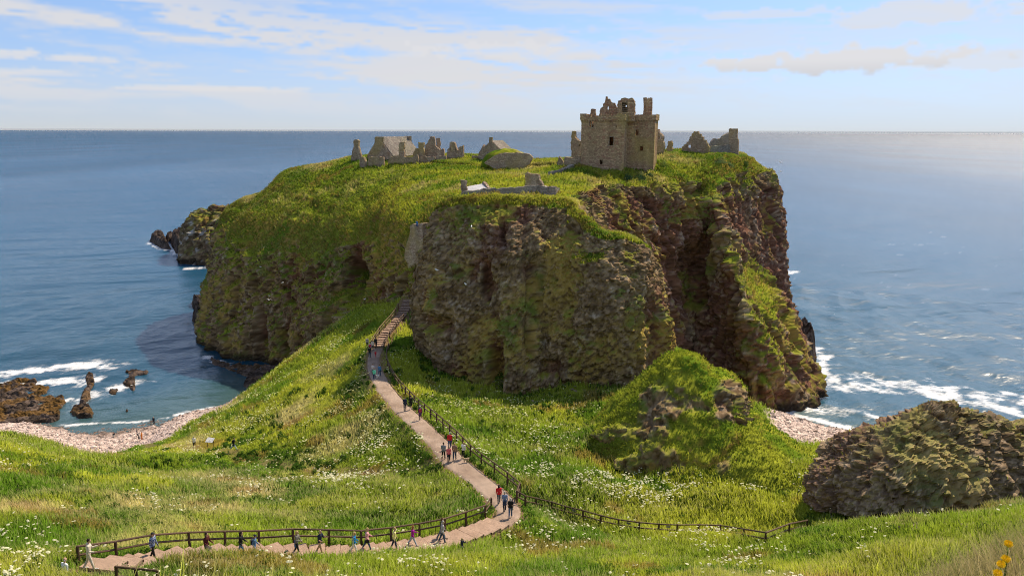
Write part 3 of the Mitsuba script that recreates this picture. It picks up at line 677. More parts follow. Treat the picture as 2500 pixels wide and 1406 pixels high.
sea_rough = lambda p, n, uv: dr.clip(0.20 + 0.12 * mikit.fbm(p.x * 0.004, p.y * 0.0016, 2.0, 3) + 0.35 * (1 - dr.exp(-dr.sqrt(p.x * p.x + p.y * p.y) / 5000.0)), 0.05, 0.9)
def sea_bump(p, n, uv):
    x, y = p.x * .92 + p.y * .38, p.y * .92 - p.x * .38
    r2 = p.x * p.x + p.y * p.y
    q = .20 * mikit.fbm(x * .5, y * 1.0, 0.0, 3) * dr.exp(-r2 / (420.0 * 420.0))
    q += .9 * mikit.fbm(x * .055, y * .13, 3.0, 3) * dr.exp(-r2 / (1100.0 * 1100.0))
    return q + 3.2 * mikit.fbm(x * .010, y * .028, 7.0, 3) * dr.exp(-r2 / (2600.0 * 2600.0))
scene['m_sea'] = {'type': 'twosided', 'bsdf': {'type': 'bumpmap', 'texture': proc(sea_bump, .15), 'scale': 1.0, 'bsdf': {'type': 'principled', 'base_color': VC, 'roughness': proc(sea_rough), 'specular': .42}}}
put('sea', ply((sv, sf), 'm_sea', smooth=True, uv=sp2 / 100, color=np.clip(sc, 0, 1)), kind='structure')
# ------------------------------------------------------------------ more rock: the stack beyond the headland, reefs and boulders in the water
STACK = [
 [(446,642,386),(447,610,387),(448,582,388),(456,552,389),(471,531,391),(490,521,393)],
 [(458,658,366),(461,620,368),(468,582,371),(477,552,374),(486,532,378),(502,518,384)],
 [(492,660,363),(493,620,366),(497,585,369),(501,555,373),(507,535,377),(519,513,383)],
 [(530,660,366),(530,620,368),(532,585,371),(535,555,374),(538,530,378),(541,511,383)],
 [(585,655,385),(582,620,386),(580,585,387),(578,555,388),(576,530,389),(572,512,391)],
 [(565,640,420),(563,610,418),(560,580,416),(556,555,413),(550,535,409),(544,516,403)],
 [(482,640,420),(481,612,420),(483,583,418),(489,556,415),(496,537,408),(504,522,400)]]
for st in STACK:
    q, c = W(*st[-1]), W(522, 514, 392)
    st.append(wpt(*(q + (c - q) * [.97, .97, .4])))
B, _, rp = loft(STACK, .7, (.7,))
v, f, n, col, veg = weather(B, rp, True, .8, 120, lambda v, r: .0 * r - .42, 5.0, red=.05)
guano = sstep(.60, .68, fbm(v, .35, 3, 140)) * sstep(.3, .6, n[:, 2] + .25) * (v[:, 2] < 19)
put('sea_stack', ply((v, f), 'm_ground', smooth=False, color=mixc(col * .8, np.array([.5, .5, .48]), guano * .6)), 'dark rocky headland stump with grass on top, standing in the sea behind the left cliff', 'sea stack')

def reef(key, poly, hmax, weed, step=.2, seed=0, **k):
    """A low rock awash: poly is its outline on the water."""
    pw = np.array([WZ(px, py, 0)[:2] for px, py in poly])
    P = Polygon(pw).buffer(0)
    x0, y0, x1, y1 = P.buffer(1).bounds
    gx_, gy_ = np.arange(x0, x1, step), np.arange(y0, y1, step)
    X, Y = np.meshgrid(gx_, gy_, indexing='ij')
    ins = shapely.contains_xy(P, X, Y)
    dist = distance_transform_edt(np.pad(ins, 1))[1:-1, 1:-1] * step
    p = np.stack([X, Y, 0 * X], -1).reshape(-1, 3)
    nz = (ridged(p, [.35, .45, 1], 5, seed).reshape(X.shape) - .45) * 1.5 + (fbm(p, .9, 3, seed + 1).reshape(X.shape) - .5) * 1.3
    wd = worley(p, 1.1, seed)[0].reshape(X.shape)
    wq = worley(p * [1, 1, 1], 1.7, seed + 3)[1].reshape(X.shape)
    Z = -.5 + (hmax + .45) * sstep(0, np.clip(hmax * .6, .8, 1.8), dist) * (.55 + .45 * np.clip(nz + .4, -1, 1.6)) + ((.5 - wd) * .55 + (wq - .55) * .55 + (fbm(p, 1.4, 3, seed + 4).reshape(X.shape) - .5) * .6) * sstep(0, .6, dist)
    Z = np.where(ins, Z, -.8)
    v = np.stack([X, Y, Z], -1).reshape(-1, 3); f = grid_faces(len(gx_), len(gy_))
    f = f[(v[f][:, :, 2].max(1) > -.45)]
    if normals(v, f)[:, 2].sum() < 0: f = f[:, ::-1]
    t = fbm(v, .5, 4, seed + 2)
    c = mixc(np.array([.045, .036, .030]), np.array([.13, .10, .085]), sstep(.35, .7, t))
    wm = sstep(.52, .60, fbm(v, .3, 4, seed + 3) + .06 * weed) * weed * sstep(0, .5, v[:, 2])
    c = mixc(c, np.array([.15, .085, .022]) , wm)
    c *= (.55 + .9 * worley(v, .5, seed + 7)[1])[:, None]
    put(key, submesh(v, f, c, bsdf='m_ground', smooth=False), **k)

reef('rock_shelf', [(-120, 935), (0, 938), (70, 925), (95, 930), (90, 945), (125, 945), (118, 962), (100, 968), (160, 970), (165, 985), (150, 1000), (152, 1024), (130, 1033), (60, 1036), (-120, 1040)], .75, .7, seed=150, label='wide flat shore rock covered in orange brown seaweed at left edge', category='rock')
reef('sea_rock', [(212, 912), (232, 916), (236, 940), (224, 955), (226, 975), (213, 985), (234, 1008), (228, 1022), (190, 1024), (166, 1010), (172, 998), (190, 990), (196, 965), (208, 945), (205, 925)], .8, .45, .2, 152, label='long narrow weedy rock ridge running out from the shore into the left bay', category='rock')
reef('sea_rock_001', [(300, 905), (330, 903), (366, 908), (362, 916), (334, 920), (336, 950), (326, 960), (305, 948), (294, 938), (312, 926)], .75, .1, .2, 153, label='jagged black rock with white water round it, farthest out in the left bay', category='rock')
reef('sea_rock_002', [(262, 958), (275, 951), (292, 953), (288, 966), (264, 970)], .7, .3, .2, 154, label='squat brown rock between the long rock ridge and the jagged black rock', category='rock')
reef('sea_rock_003', [(302, 1003), (312, 997), (318, 1003), (314, 1011), (303, 1011)], .55, .1, .2, 155, label='small dark rock just off the left shingle beach, nearest the shore', category='rock')
reef('sea_rock_004', [(336, 986), (350, 983), (354, 988), (340, 991)], .4, .1, .2, 156, label='flat little rock awash in the bay, right of the small dark rock', category='rock')
reef('rock_shelf_001', [(505, 872), (560, 892), (640, 896), (705, 893), (712, 915), (690, 930), (655, 945), (610, 955), (590, 945), (600, 925), (560, 912), (520, 895)], .9, .25, .3, 157, label='black wet rock shelf at the foot of the left cliff', category='rock')
reef('sea_rock_005', [(463, 742), (480, 732), (500, 738), (500, 757), (470, 758)], 3.0, .0, .2, 158, label='dark boulder in the water left of the cliff, the upper of two', category='rock')
reef('sea_rock_006', [(465, 785), (480, 768), (500, 775), (502, 808), (480, 805)], 5.0, .0, .2, 159, label='tall dark boulder in the water left of the cliff, the lower of two', category='rock')
reef('sea_rock_007', [(365, 588), (385, 572), (402, 578), (418, 608), (395, 606)], 3.6, .0, .4, 160, label='low outer rock at the far left tip, cut off from the stack by white water', category='rock')
reef('sea_rock_008', [(402, 583), (410, 577), (428, 577), (430, 586), (408, 590)], 3.0, .0, .4, 161, label='small rock behind the outermost far left rock', category='rock')
reef('sea_rock_009', [(416, 592), (440, 580), (460, 590), (460, 622), (430, 618)], 6.0, .0, .4, 162, label='dark rock joining the foot of the far left stack', category='rock')
reef('sea_rock_010', [(1930, 850), (1975, 852), (1996, 880), (1990, 908), (1955, 925), (1925, 915)], 8.5, .0, .2, 163, label='grass capped rock nose at the right foot of the headland', category='rock')

# ------------------------------------------------------------------ walls and ruins
def vframe(a, b, py):               # a vertical plane through two plan points given as (pixel, depth)
    A, Bp = W(a[0], py, a[1]), W(b[0], py, b[1])
    u = (Bp - A)[:2] / np.linalg.norm((Bp - A)[:2])
    return A[:2], u, np.array([-u[1], u[0]])
def on_plane(fr, px, py):
    A, u, w = fr
    r = W(px, py, 1.0) - CAM
    t = (A @ w) / (r[:2] @ w)
    p = CAM + r * t
    return (p[:2] - A) @ u, p[2]
def rough_poly(pts, amp, step, seed):
    pts = np.asarray(pts, float); r = np.random.default_rng(seed); out = []
    zmin = pts[:, 1].min()
    for a, b in zip(pts, np.roll(pts, -1, 0)):
        n = max(1, int(np.hypot(*(b - a)) / step))
        for k in range(n):
            p = a + (b - a) * k / n
            out.append(p + (r.normal(0, amp, 2) if p[1] > zmin + .6 else 0))
    return Polygon(out).buffer(0)
def to_world(fr, mesh_v, y0=0.0):   # (along, up, into) -> world
    A, u, w = fr
    return np.stack([A[0] + mesh_v[:, 0] * u[0] + (mesh_v[:, 2] + y0) * w[0], A[1] + mesh_v[:, 0] * u[1] + (mesh_v[:, 2] + y0) * w[1], mesh_v[:, 1]], 1)
def extr(P, t):
    gs = getattr(P, 'geoms', [P])
    return trimesh.util.concatenate([trimesh.creation.extrude_polygon(g, t, engine='earcut') for g in gs if g.area > .02])
def wall_mesh(fr, px_pts, t, holes=(), amp=.10, step=.55, seed=1, drop=0.0, y0=0.0):
    q = np.array([on_plane(fr, *p) for p in px_pts])
    if drop: q[q[:, 1] < q[:, 1].min() + .8, 1] -= drop
    P = rough_poly(q, amp, step, seed)
    for hpts in holes: P = P.difference(Polygon([on_plane(fr, *p) for p in hpts]))
    m = extr(P, t)
    v = to_world(fr, m.vertices, y0); f = m.faces
    mm = trimesh.Trimesh(v, f, process=False)
    if mm.volume < 0: mm.invert()
    return mm
def box(cx, cy, cz, sx_, sy_, sz_, rz=0.0):
    m = trimesh.creation.box((sx_, sy_, sz_))
    m.apply_transform(trimesh.transformations.rotation_matrix(rz, [0, 0, 1])); m.apply_translation((cx, cy, cz)); return m
def rect(x0, y0, x1, y1): return [(x0, y0), (x1, y0), (x1, y1), (x0, y1)]
k6 = lambda *P: [(1350 + x / 3.905, 200 + y / 3.905) for x, y in P]
k5 = lambda *P: [(850 + x / 5.435, 310 + y / 5.435) for x, y in P]
kM = lambda *P: [(1100 + x / 6.944, 410 + y / 6.944) for x, y in P]

# --- the keep: a main block and a set-back wing, hollow, with window openings
TH = math.radians(15)
ku, kw = np.array([math.cos(TH), -math.sin(TH)]), np.array([math.sin(TH), math.cos(TH)])
P0 = W(1417, 415, 197)[:2]
def run(p, dirv, px, z=55):
    lo, hi = 0.0, 40.0
    for _ in range(50):
        m = (lo + hi) / 2; q = p + dirv * m
        if project(np.array([[q[0], q[1], z]]))[0, 0] < px: lo = m
        else: hi = m
    return lo
L1 = run(P0, ku, 1522.5); D1 = min(run(P0 + ku * L1, kw, 1533), 6.0); PW = P0 + ku * L1 + kw * D1
L2 = run(PW, ku, 1596.5); D2 = min(run(PW + ku * L2, kw, 1604), 9.0)
ZT = W(1470, 279, 199)[2]; ZB = 45.5
KF = (P0, ku, kw)                    # local (along, into, up)
def kbox(a0, a1, b0, b1, z0, z1): return m3.Manifold.cube((a1 - a0, b1 - b0, z1 - z0)).translate((a0, b0, z0))
def kmesh(M): 
    m = M.to_mesh(); v = np.asarray(m.vert_properties)[:, :3]
    p = P0 + v[:, :1] * ku + v[:, 1:2] * kw
    return trimesh.Trimesh(np.c_[p, v[:, 2]], np.asarray(m.tri_verts), process=False)
def kpix(px, py, b):                 # where a pixel's ray meets the local plane into = b
    fr = (P0 + kw * b, ku, kw); return on_plane(fr, px, py)
wz = ZT - 1.5
body = kbox(0, L1, 0, 11.5, ZB, wz) + kbox(L1 - .3, L1 + L2, D1, D1 + 8.5, ZB, wz)
body -= kbox(1.4, L1 - 1.4, 1.4, 10.1, ZB - 1, wz + 1) + kbox(L1 + 1.2, L1 + L2 - 1.3, D1 + 1.3, D1 + 7.2, ZB - 1, wz + 1)
body += kbox(.5, L1 - .5, .5, 11, wz - .6, wz - .2) - kbox(L1 * .62, L1 - 1.4, 2, 9, wz - 2, wz + 2) if False else m3.Manifold()
win = []
for X0, Y0, X1, Y1, b, th in ((350, 372, 386, 434, 0, 3), (599, 418, 608, 437, 0, 3), (537, 527, 575, 607, 0, 14), (447, 745, 473, 787, 0, 3), (778, 335, 803, 362, D1, 3), (787, 455, 816, 512, D1, 3), (737, 503, 746, 517, D1, 3), (829, 615, 858, 660, D1, 10), (680, 540, 688, 560, D1, 2)):
    (a0, z1), (a1, z0) = kpix(*k6((X0, Y0))[0], b), kpix(*k6((X1, Y1))[0], b)
    win.append((a0, a1, z0, z1, b))
    body -= kbox(a0, a1, b - 1, b + th, z0, z1)
km = kmesh(body).subdivide_to_size(2.0) if False else kmesh(body)
put('keep', ply(km, 'm_keep_stone'), 'tall square roofless keep of brown stone standing at the cliff edge, highest building', 'castle keep')
par = kbox(-.28, L1 + .28, -.28, 11.8, wz, ZT) + kbox(L1 - .3, L1 + L2 + .28, D1 - .28, D1 + 8.8, wz, ZT)
par -= kbox(.5, L1 - .5, .5, 11, wz - 1, ZT + 1) + kbox(L1 + .3, L1 + L2 - .5, D1 + .5, D1 + 8.0, wz - 1, ZT + 1)
rr_ = np.random.default_rng(3)
for k in range(26):                  # broken cope
    a = rr_.uniform(-.3, L1 + L2); l = rr_.uniform(.4, 1.5); par -= kbox(a, a + l, -1, 13, ZT - rr_.uniform(.08, .4), ZT + 1)
par -= kbox(2.5, 4.4, -1, 5, ZT - .75, ZT + 1)
put('keep__parapet', ply(kmesh(par), 'm_keep_stone'))
corb = m3.Manifold()
for k in range(int(L1 / .62) + 1): corb += kbox(k * .62 - .1, k * .62 + .2, -.26, .05, wz - .42, wz + .02)
for k in range(int(L2 / .62)): corb += kbox(L1 + .4 + k * .62, L1 + .7 + k * .62, D1 - .26, D1 + .05, wz - .42, wz + .02)
for k in range(int(D1 / .62)): corb += kbox(L1 - .05, L1 + .26, .3 + k * .62, .6 + k * .62, wz - .42, wz + .02)
put('keep__corbel_course', ply(kmesh(corb), 'm_keep_stone'), kind='stuff')
put('keep__wall_walk', ply(kmesh(kbox(1.0, L1 - 1.0, 4.5, 10.6, wz - 1.3, wz - .9)), 'm_ruin_stone'))
for i, (a0, a1, z0, z1, b) in enumerate(win):
    if (z1 - z0) < 1.4: continue
    fr_ = kbox(a0 - .16, a1 + .16, b - .05, b + .18, z0 - .16, z1 + .16) - kbox(a0, a1, b - 1, b + 1, z0, z1)
    put('keep__' + ('window_frame' if not USED.get('kwf') else f"window_frame_{USED['kwf']:03d}"), ply(kmesh(fr_), 'm_ruin_stone')); USED['kwf'] = USED.get('kwf', 0) + 1
    if i == 0:
        mull = kbox((a0 + a1) / 2 - .1, (a0 + a1) / 2 + .1, b + .05, b + .3, z0, z1) + kbox(a0, a1, b + .1, b + .28, z0 + (z1 - z0) * .42, z0 + (z1 - z0) * .48)
        put('keep__window_bars', ply(kmesh(mull), 'm_ruin_stone'))
gf = (P0 + kw * 6.5, ku, kw)
put('keep__gable', ply(wall_mesh(gf, k6((425,298),(432,285),(450,262),(455,248),(470,246),(478,232),(476,208),(492,204),(498,188),(503,142),(521,140),(524,164),(545,163),(549,182),(562,196),(592,200),(596,218),(604,245),(620,262),(628,298)), .9, [k6((518,240),(524,234),(531,240),(531,265),(518,265))], .06, .5, 5, drop=2.0), 'm_keep_stone'), 'stepped ruined gable with a small window hole')
put('keep__chimney_stump', ply(wall_mesh(gf, k6((355,300),(360,264),(380,258),(405,260),(410,300)), .8, (), .05, .5, 6, drop=2), 'm_keep_stone'))
cf = (P0 + kw * 4.0, ku, kw)
put('keep__cap_house', ply(wall_mesh(cf, k6((612,300),(614,262),(610,220),(622,196),(622,180),(650,172),(655,160),(690,152),(715,160),(735,158),(750,152),(768,160),(778,178),(780,215),(776,300)), 1.5, [k6((656,196),(712,190),(712,288),(660,288))], .09, .5, 7, drop=2), 'm_keep_stone'), 'ruined stair turret with broken top')
scene['keep__cap_house_core'] = ply(wall_mesh(cf, k6((618,300),(620,262),(618,220),(630,186),(690,160),(750,160),(772,185),(772,300)), 1.9, [k6((678,222),(698,222),(698,240),(678,240))], .09, .5, 8, drop=2, y0=1.5), 'm_keep_stone')
for k in range(5):
    x0, x1, y = 652 + k, 714 - k, 200 + k * 19
    put(f'keep__stair_tread_{k:03d}' if k else 'keep__stair_tread', ply(wall_mesh(cf, k6((x0, y + 6), (x0, y), (x1, y), (x1, y + 6)), 2.0 - .25 * k, (), 0, 5, 8, y0=.3), 'm_ruin_stone'))
put('keep__chimney', ply(wall_mesh((P0 + kw * (D1 + 2.5), ku, kw), k6((860,300),(864,230),(862,154),(890,152),(892,164),(904,164),(906,152),(920,160),(924,152),(944,152),(944,300)), 1.5, (), .03, .8, 9, drop=2), 'm_keep_stone'), 'tall square chimney with notched top')
put('notice_board', ply(box(*W(1466, 418, 193.5), .9, .12, .5), 'm_pale_stone'), 'small white board at the foot of the keep wall', 'sign')

def ruin(name, label, cat, parts, mat='m_ruin_stone', group=None):
    """parts: (part name or None, plane a, plane b, outline, thickness, holes)"""
    key = numbered(name)
    for i, (pn, a, b, pts, t, holes) in enumerate(parts):
        fr = vframe(a, b, 390)
        m = wall_mesh(fr, pts, t, holes, .09, .55, hash(key + str(i)) % 1000 if False else 11 * len(key) + i, drop=1.6)
        kk = f'{key}__{pn}' if pn else key
        n = USED.get(kk, 0); USED[kk] = n + 1
        scene[kk if not n else f'{kk}_{n:03d}'] = ply(m, mat)
    tag(key, label, cat, group)
    return key
ruin('ruined_wall', 'tall thin broken wall spike just left of the keep', 'ruin', [('wall', (1395, 216), (1420, 214), k6((172,730),(172,560),(178,500),(184,470),(200,470),(204,528),(226,545),(236,556),(262,566),(264,730)), 1.1, [k6((245,597),(258,597),(258,612),(245,612))])])
ruin('rubble_wall', 'low rubble wall with ragged top joining the left side of the keep', 'wall', [('wall', (1372, 203), (1420, 200), k6((97,850),(100,760),(108,735),(120,714),(160,722),(198,728),(225,714),(262,712),(262,890),(235,890),(205,850)), 1.2, []), ('cope', (1360, 208), (1395, 207), k6((40,740),(42,712),(60,708),(110,716),(140,714),(140,740)), 1.0, [])])
ruin('ramp_wall', 'pale curved wall beside the ramp below the rubble wall', 'wall', [('wall', (1345, 186), (1404, 196), k6((-30,905),(-10,862),(60,845),(130,822),(180,795),(205,790),(212,880),(150,920),(60,935)), .9, [])], 'm_pale_stone')
ruin('ruined_gable', 'broken gable fragment with a square hole just right of the keep', 'ruin', [('wall', (1600, 224), (1622, 222), k6((975,665),(978,455),(1003,455),(1010,482),(1030,498),(1048,516),(1044,560),(1052,600),(1050,665)), .9, [k6((1003,522),(1022,522),(1022,548),(1003,548))])])
ruin('chimney_stump', 'short stepped chimney stump alone on the grass right of the keep', 'ruin', [('stack', (1625, 227), (1642, 226), k6((1080,670),(1085,625),(1098,605),(1100,565),(1136,565),(1136,670)), .9, [])])
ruin('ruined_gable', 'wide stepped triangular gable with one small window, right of the keep', 'ruin', [('wall', (1664, 226), (1732, 222), k6((1228,700),(1228,615),(1252,612),(1252,598),(1274,592),(1276,575),(1297,570),(1300,548),(1300,525),(1318,520),(1320,496),(1340,490),(1342,474),(1384,478),(1390,494),(1412,498),(1414,520),(1434,526),(1438,550),(1456,556),(1460,574),(1476,580),(1478,604),(1488,610),(1488,710)), .9, [k6((1283,604),(1314,602),(1314,630),(1283,630))])])
ruin('ruined_range', 'roofless pale walled building with a tall twin chimney at the far right of the plateau', 'ruin', [
    ('wall', (1730, 223), (1784, 226), k6((1484,730),(1485,618),(1520,618),(1522,612),(1560,614),(1562,608),(1600,610),(1602,603),(1640,606),(1642,600),(1696,598),(1700,730)), .8, [k6((1514,624),(1518,624),(1518,650),(1514,650)), k6((1628,618),(1632,618),(1632,640),(1628,640))]),
    ('back_wall', (1730, 229), (1784, 232), k6((1500,640),(1507,590),(1520,565),(1540,548),(1600,540),(1640,552),(1672,600),(1672,640)), .9, []),
    ('gable', (1755, 233), (1784, 234), k6((1600,640),(1604,548),(1620,520),(1640,502),(1660,490),(1684,486),(1684,640)), .9, [])], 'm_pale_stone')
scene['ruined_range__chimney'] = ply(wall_mesh(vframe((1778, 226), (1802, 225), 390), k6((1674,720),(1675,452),(1690,444),(1712,450),(1716,446),(1756,446),(1758,546),(1768,546),(1764,720)), 1.6, (), .03, .8, 70), 'm_ruin_stone')

# --- the palace ruins along the left skyline
def gable_house(key, fr, L, pts, ridge_px, eave_l, eave_r, roof_mat, wall_mat, t=.6, steps=False):
    A, u, w = fr
    scene[key + '__gable'] = ply(wall_mesh(fr, pts, t, (), .03, .7, 21, drop=1.6), wall_mat)
    scene[key + '__rear_gable'] = ply(wall_mesh((A, u, w), pts, t, (), .03, .7, 22, drop=1.6, y0=L), wall_mat) if False else None
    if scene[key + '__rear_gable'] is None: del scene[key + '__rear_gable']
    (r, zr), (l, zl), (e, ze) = on_plane(fr, *ridge_px), on_plane(fr, *eave_l), on_plane(fr, *eave_r)
    for nm, (a, za) in (('roof', (e, ze)), ('roof_001', (l, zl))):
        n2_ = np.array([-(zr - za), (r - a)]); n2_ = n2_ / np.linalg.norm(n2_) * .25 * (1 if (r - a) > 0 else -1)
        dn = np.array([a - r, za - zr]); dn = dn / np.linalg.norm(dn) * .25
        q = [(r, zr), (a + dn[0], za + dn[1]), (a + dn[0] + n2_[0], za + dn[1] + n2_[1]), (r, zr + .32)]
        m = extr(Polygon(q), L); mm = trimesh.Trimesh(to_world(fr, m.vertices, t * .6), m.faces, process=False)
        if mm.volume < 0: mm.invert()
        scene[f'{key}__{nm}'] = ply(mm, roof_mat)
    for nm, a in (('side_wall', e), ('side_wall_001', l)):
        zt = ze if a == e else zl
        m = extr(Polygon([(a - .3, zt - 5), (a + .3, zt - 5), (a + .3, zt), (a - .3, zt)]), L); mm = trimesh.Trimesh(to_world(fr, m.vertices, t), m.faces, process=False)
        if mm.volume < 0: mm.invert()
        scene[f'{key}__{nm}'] = ply(mm, wall_mat)
    return (r, zr), (l, zl), (e, ze)

ruin('ruined_gable', 'leftmost ruin on the skyline, a narrow gable tapering to a chimney', 'ruin', [('wall', (856, 246), (883, 245), k5((38,470),(40,380),(55,330),(75,262),(74,190),(84,172),(130,172),(136,188),(136,262),(152,325),(170,382),(170,470)), 1.0, [])])
fr = vframe((896, 247), (956, 241), 390)
gable_house('stone_house', fr, 12.5, k5((246,440),(250,386),(300,300),(352,212),(352,140),(362,140),(362,132),(452,132),(452,210),(515,300),(577,386),(577,445)), k5((404, 145))[0], k5((250, 386))[0], k5((577, 386))[0], 'm_pale_stone', 'm_ruin_stone')
tag('stone_house', 'steep pitched house with a pale stone roof and two broad chimneys on the left skyline', 'house')
r_, zr_ = on_plane(fr, *k5((404, 150))[0])
m = extr(Polygon([(r_ - 1.1, zr_ - 2), (r_ + 1.3, zr_ - 2), (r_ + 1.3, zr_ + .55), (r_ - 1.1, zr_ + .55)]), .9)
scene['stone_house__chimney'] = ply(trimesh.Trimesh(to_world(fr, m.vertices, 12.3), m.faces, process=False), 'm_ruin_stone')
ruin('chimney_stack', 'thin free standing chimney in front of the pale roof of the steep house', 'ruin', [('stack', (973, 237), (987, 236.5), k5((676,410),(676,222),(672,212),(690,214),(692,206),(716,206),(718,202),(742,206),(740,222),(742,410)), .9, [])])
ruin('ruined_wall', 'square broken chimney with a sloping wall stub, right of the steep house', 'ruin', [('wall', (1008, 238), (1036, 237), k5((860,420),(868,352),(884,318),(890,292),(930,286),(930,222),(926,208),(940,202),(960,210),(996,208),(998,222),(1006,420)), 1.0, [])])
ruin('ruined_wall', 'tallest ragged gable of the left skyline ruins with chimney top and collapsed right side', 'ruin', [('gable', (1036, 241), (1084, 240), k5((1012,430),(1016,310),(1020,238),(1040,222),(1056,210),(1058,185),(1068,170),(1085,160),(1078,136),(1104,130),(1146,132),(1146,200),(1152,240),(1172,268),(1188,284),(1212,302),(1240,304),(1248,290),(1268,292),(1272,430)), 1.0, []), ('chimney', (1063, 243), (1077, 243), k5((1160,430),(1166,260),(1162,158),(1176,150),(1220,154),(1224,260),(1226,430)), .9, [])])
ruin('ruined_wall', 'rounded tower fragment with two slit windows on the left skyline', 'ruin', [('wall', (1090, 239), (1120, 238), k5((1300,430),(1316,380),(1318,300),(1338,286),(1346,240),(1342,208),(1364,200),(1400,196),(1414,220),(1424,256),(1436,296),(1452,320),(1456,430)), 1.2, [k5((1356,286),(1366,286),(1366,330),(1356,330)), k5((1424,286),(1431,286),(1431,328),(1424,328))])])
ruin('ruined_wall', 'narrow upright wall stub right of the rounded fragment with slit windows', 'ruin', [('wall', (1118, 238), (1131, 237.5), k5((1456,430),(1464,340),(1464,276),(1482,268),(1484,258),(1506,254),(1522,248),(1526,430)), 1.0, [])])
for a, b, P in ((878, 895, ((150,460),(152,405),(180,396),(215,402),(222,440),(222,460))), (898, 938, ((255,460),(262,412),(300,402),(390,398),(468,404),(475,460))), (947, 1002, ((520,460),(540,408),(620,400),(700,406),(770,404),(860,398),(915,366),(930,400),(935,460))), (1000, 1060, ((800,460),(810,412),(900,398),(990,408),(1010,392),(1090,402),(1150,396),(1155,460))), (1060, 1088, ((1140,460),(1145,395),(1200,380),(1260,388),(1300,384),(1302,460))), (1150, 1172, ((1630,460),(1640,398),(1645,384),(1700,380),(1745,382),(1752,460)))):
    ruin('low_wall', 'low ragged foundation wall along the left skyline in front of the ruins', 'wall', [('wall', (a, 236), (b, 235), k5(*P), 1.0, [])], group='low foundation walls on the left skyline')
fr = vframe((1168, 232), (1222, 229), 390)
gable_house('crow_step_house', fr, 7.5, k5((1732,440),(1734,345),(1752,345),(1752,322),(1774,322),(1774,298),(1798,298),(1798,274),(1822,274),(1822,250),(1846,250),(1846,222),(1870,220),(1870,146),(1866,138),(1910,138),(1908,205),(1930,205),(1930,228),(1952,228),(1952,252),(1974,252),(1974,276),(1996,276),(1996,300),(2014,300),(2014,440)), k5((1890, 196))[0], k5((1740, 340))[0], k5((2008, 306))[0], 'm_pale_stone', 'm_ruin_stone')
tag('crow_step_house', 'small house with crow stepped gable and central chimney left of the grassy vault', 'house')
scene['crow_step_house__turret'] = ply(wall_mesh(vframe((1166, 234), (1182, 233), 390), k5((1726,420),(1728,352),(1760,300),(1794,236),(1800,300),(1802,420)), 1.2, (), .02, .8, 33), 'm_ruin_stone')
qx = np.array([on_plane(fr, *p) for p in k5((1842, 338), (1866, 370))])
for i, (a, b) in enumerate(((0, .46), (.54, 1))):
    m = extr(Polygon([(qx[0, 0] + (qx[1, 0] - qx[0, 0]) * a, qx[1, 1]), (qx[0, 0] + (qx[1, 0] - qx[0, 0]) * b, qx[1, 1]), (qx[0, 0] + (qx[1, 0] - qx[0, 0]) * b, qx[0, 1]), (qx[0, 0] + (qx[1, 0] - qx[0, 0]) * a, qx[0, 1])]), .12)
    scene['crow_step_house__window' + ('_001' if i else '')] = ply(trimesh.Trimesh(to_world(fr, m.vertices, -.06), m.faces, process=False), 'm_pale_stone')
for i, P in enumerate((((2080,300),(2080,272),(2095,265),(2125,268),(2130,300)), ((2168,300),(2172,270),(2195,266),(2226,270),(2226,300)))):
    ruin('ruined_chimney', ('chimney top just behind the grassy vault, the left one of two', 'chimney top just behind the grassy vault, the right one of two')[i], 'chimney', [('stack', (1230 + i * 18, 236), (1242 + i * 18, 236), k5(*P), .8, [])])
vault = wall_mesh(vframe((1180, 211), (1302, 209), 400), k5((1800,480),(1860,432),(1905,404),(1950,380),(2010,356),(2060,347),(2200,345),(2330,350),(2392,358),(2425,380),(2446,410),(2440,440),(2400,490),(2330,545),(2280,600),(2200,625),(2080,620),(2000,590),(1900,530)), 2.2, (), .08, .5, 44)
put('vault_wall', ply(vault, 'm_ruin_stone'), 'broad curved rubble wall under a grassy dome in the middle of the plateau', 'wall')
c = W(1238, 402, 217); top = W(1238, 363, 217)[2]
gm = trimesh.creation.icosphere(5); gv = gm.vertices * [6.7, 5.0, top - c[2]]
gv = gv + gm.vertices * ((fbm(gv, .5, 3, 77) - .5) * .8)[:, None] + c
put('grassy_vault', ply((gv, gm.faces), 'm_ground', smooth=True, color=grass_colour(gv, .05) * .8), 'rounded grass dome on top of the curved rubble wall', 'mound')

# --- the buildings on the near ledge, above the crag
ruin('ledge_wall', 'long ruined wall with pale broken top along the ledge above the crag', 'wall', [('wall', (1112, 155), (1350, 157), kM((60,520),(95,468),(185,412),(285,388),(400,386),(510,362),(560,356),(640,358),(900,342),(1100,336),(1240,312),(1350,296),(1490,296),(1505,400),(1500,520)), .9, [kM((515,405),(545,405),(545,465),(515,465))]), ('wall', (1314, 157), (1348, 154), kM((1490,520),(1492,300),(1560,312),(1600,322),(1700,318),(1722,330),(1722,520)), .9, []), ('wall', (1347, 154), (1367, 160), kM((1718,520),(1720,322),(1800,316),(1852,342),(1848,400),(1832,520)), .9, [])], 'm_pale_stone')
ruin('ledge_chimney', 'square chimney at the left end of the ledge wall', 'chimney', [('stack', (1126, 156.5), (1140, 156.5), kM((175,500),(186,420),(186,212),(274,212),(276,420),(280,500)), .95, []), ('cap', (1125, 156.3), (1141, 156.3), kM((178,212),(178,196),(196,190),(260,188),(282,194),(282,210)), 1.1, [])])
A0, B0, C0, D0 = W(*kM((268, 322))[0], 160), W(*kM((548, 266))[0], 164), W(*kM((652, 378))[0], 158.5), W(*kM((276, 398))[0], 157.6)
rv = np.array([A0, B0, C0, D0]); rv = np.vstack([rv, rv - [0, 0, .22]])
